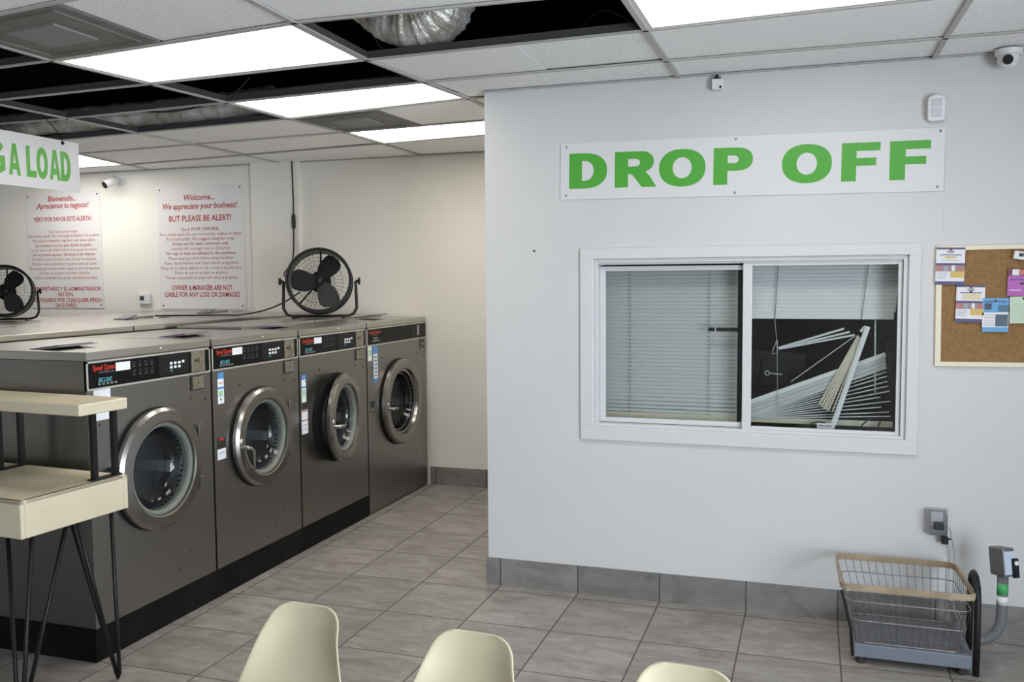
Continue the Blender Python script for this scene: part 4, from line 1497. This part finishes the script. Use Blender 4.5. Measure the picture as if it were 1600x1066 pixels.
wires = MB(off)
for i, nn in ((0, 15), (1, 10), (2, 15), (3, 10)):
    for k in range(1, nn):
        t = k / nn
        a, b = edge(rb, i, t), edge(rr_, i, t)
        wires.tube([(a[0], a[1], zb_), (b[0], b[1], zr)], .0013, 5, caps=False)
wires.build('side_wires', m_mesh, bk)
fl = MB(off)
for k in range(0, 21):
    t = k / 20
    fl.tube([(.205 + .445 * t, 4.335, zb_ + .003), (.205 + .445 * t, 4.705, zb_ + .003)], .0013, 5, caps=False)
for k in range(0, 15):
    t = k / 14
    fl.tube([(.205, 4.335 + .37 * t, zb_ + .0055), (.650, 4.335 + .37 * t, zb_ + .0055)], .0013, 5, caps=False)
fl.build('bottom_mesh', m_mesh, bk)
for t, r_ in ((.0, .003), (.38, .0026), (.72, .0028)):
    rl = MB(off).tube([(x, y, zb_ + (zr - zb_) * t) for x, y in rounded(rc(t))], r_, 6, closed=True)
    rl.build('rail', m_zinc, bk)
rim = MB(off)
ro = rounded(rr_, .045)
cx, cy = .41, 4.53
n = len(ro)
vs = []
for x, y in ro:
    d = Vector((x - cx, y - cy)).normalized() * .006
    vs += [(x - d.x, y - d.y, zr - .022), (x + d.x, y + d.y, zr - .022), (x + d.x * 1.3, y + d.y * 1.3, zr + .006), (x - d.x, y - d.y, zr + .006)]
fs2 = []
for i in range(n):
    j = (i + 1) % n
    for k in range(4):
        fs2.append((i * 4 + k, i * 4 + (k + 1) % 4, j * 4 + (k + 1) % 4, j * 4 + k))
rim.add(vs, fs2)
rim.build('rim', m_tan, bk, bevel=.002)

# ------------------------------------------------------------------ folding table
TR = R(-4.5)
ft_ = thing('folding_table', (-2.86, 2.66, 0), 'cream two-tier laundry folding table on black hairpin legs at the left', 'table', rz=TR)
L = 1.25     # local frame: x runs left from the near right corner, y runs back
def tb(x0, x1, y0, y1, z0, z1):
    return (-x1, y0, z0), (-x0, y1, z1)
top = MB()
a, b = tb(0, L, 0, .53, .775, .93)
top.box((a[0], a[1], .905), (b[0], b[1], .925))
top.box((a[0], a[1], .775), (b[0], .022, .925)).box((a[0], .508, .775), (b[0], .53, .925))
top.box((-.022, .022, .775), (0, .508, .925)).box((-L, .022, .775), (-L + .022, .508, .932))
top.build('tabletop', m_cream, ft_, bevel=.006, seg=3)
sh = MB().box((-L, .275, 1.212), (.015, .53, 1.26))
sh.build('upper_shelf', m_cream, ft_, bevel=.006, seg=3)
for x in (-.035, -.60, -1.2):
    for y in (.385, .495):
        MB().box((x - .011, y - .011, .931), (x + .011, y + .011, 1.213)).build('post', m_blackm, ft_)
    MB().box((x - .016, .36, .9255), (x + .016, .52, .931)).build('mounting_strip', m_blackm, ft_)
for x, sgx in ((-.06, 1), (-1.17, -1)):
    for y, sgy in ((.07, -1), (.46, 1)):
        lg = MB()
        fx, fy = x - sgx * .02, y + sgy * .05
        lg.tube([(x + sgx * .03, y, .776), (fx + .010, fy, .03), (fx, fy, .008), (fx - .010, fy, .03), (x - sgx * .17, y - sgy * .05, .776)], .0085, 8)
        lg.tube([(x + sgx * .02, y - sgy * .17, .776), (fx, fy - sgy * .004, .02)], .0085, 8)
        lg.box((x - .16 if sgx > 0 else x - .03, min(y, y - sgy * .17) - .01, .771), (x + .03 if sgx > 0 else x + .16, max(y, y - sgy * .17) + .01, .776))
        lg.build('leg', m_blackm, ft_)

# ------------------------------------------------------------------ shell chairs


def chair(loc, rz, label):
    t = thing('shell_chair', loc, label, 'chair', 'cream shell chairs along the bottom edge', rz)
    # profile from seat front lip to top of back (y forward is negative)
    prof = [(-.24, .405, .18), (-.22, .43, .195), (-.12, .435, .21), (0, .425, .215), (.10, .43, .215), (.17, .46, .21), (.215, .53, .195), (.25, .61, .174),
            (.278, .68, .152), (.295, .725, .136), (.303, .748, .128), (.309, .771, .121), (.313, .789, .107), (.315, .801, .088), (.316, .805, .066)]
    vs, nx = [], 12
    for i, (y, z, hw) in enumerate(prof):
        for j in range(nx + 1):
            u = -1 + 2 * j / nx
            lift = abs(u) ** 2.5
            back = max(0, min(1, (z - .45) / .2))
            x = u * hw
            vs.append((x, y - lift * .05 * back * min(1, (.83 - z) / .1), z + lift * .045 * (1 - back)))
    fs = []
    for i in range(len(prof) - 1):
        for j in range(nx):
            a = i * (nx + 1) + j
            fs.append((a, a + 1, a + nx + 2, a + nx + 1))
    MB().add(vs, fs, 0, True).build('shell', m_shell, t, solid=.009, sub=2)
    for sx in (-1, 1):
        for sy, y0 in ((-1, -.13), (1, .12)):
            MB().tube([(sx * .11, y0, .425), (sx * .19, y0 + sy * .08, .006)], .010, 8).build('leg', m_blackm, t)
    MB().box((-.13, -.15, .412), (.13, -.11, .425)).box((-.13, .10, .412), (.13, .14, .425)).build('seat_bracket', m_blackm, t)
    return t


chair((-1.425, 2.0, 0), R(-5), 'cream shell chair at the bottom left, the most fully seen of three')
chair((-.880, 1.945, 0), R(-5), 'cream shell chair in the middle of the bottom edge')
chair((-.305, 1.90, 0), R(-5), 'cream shell chair on the right, only its top edge in view')
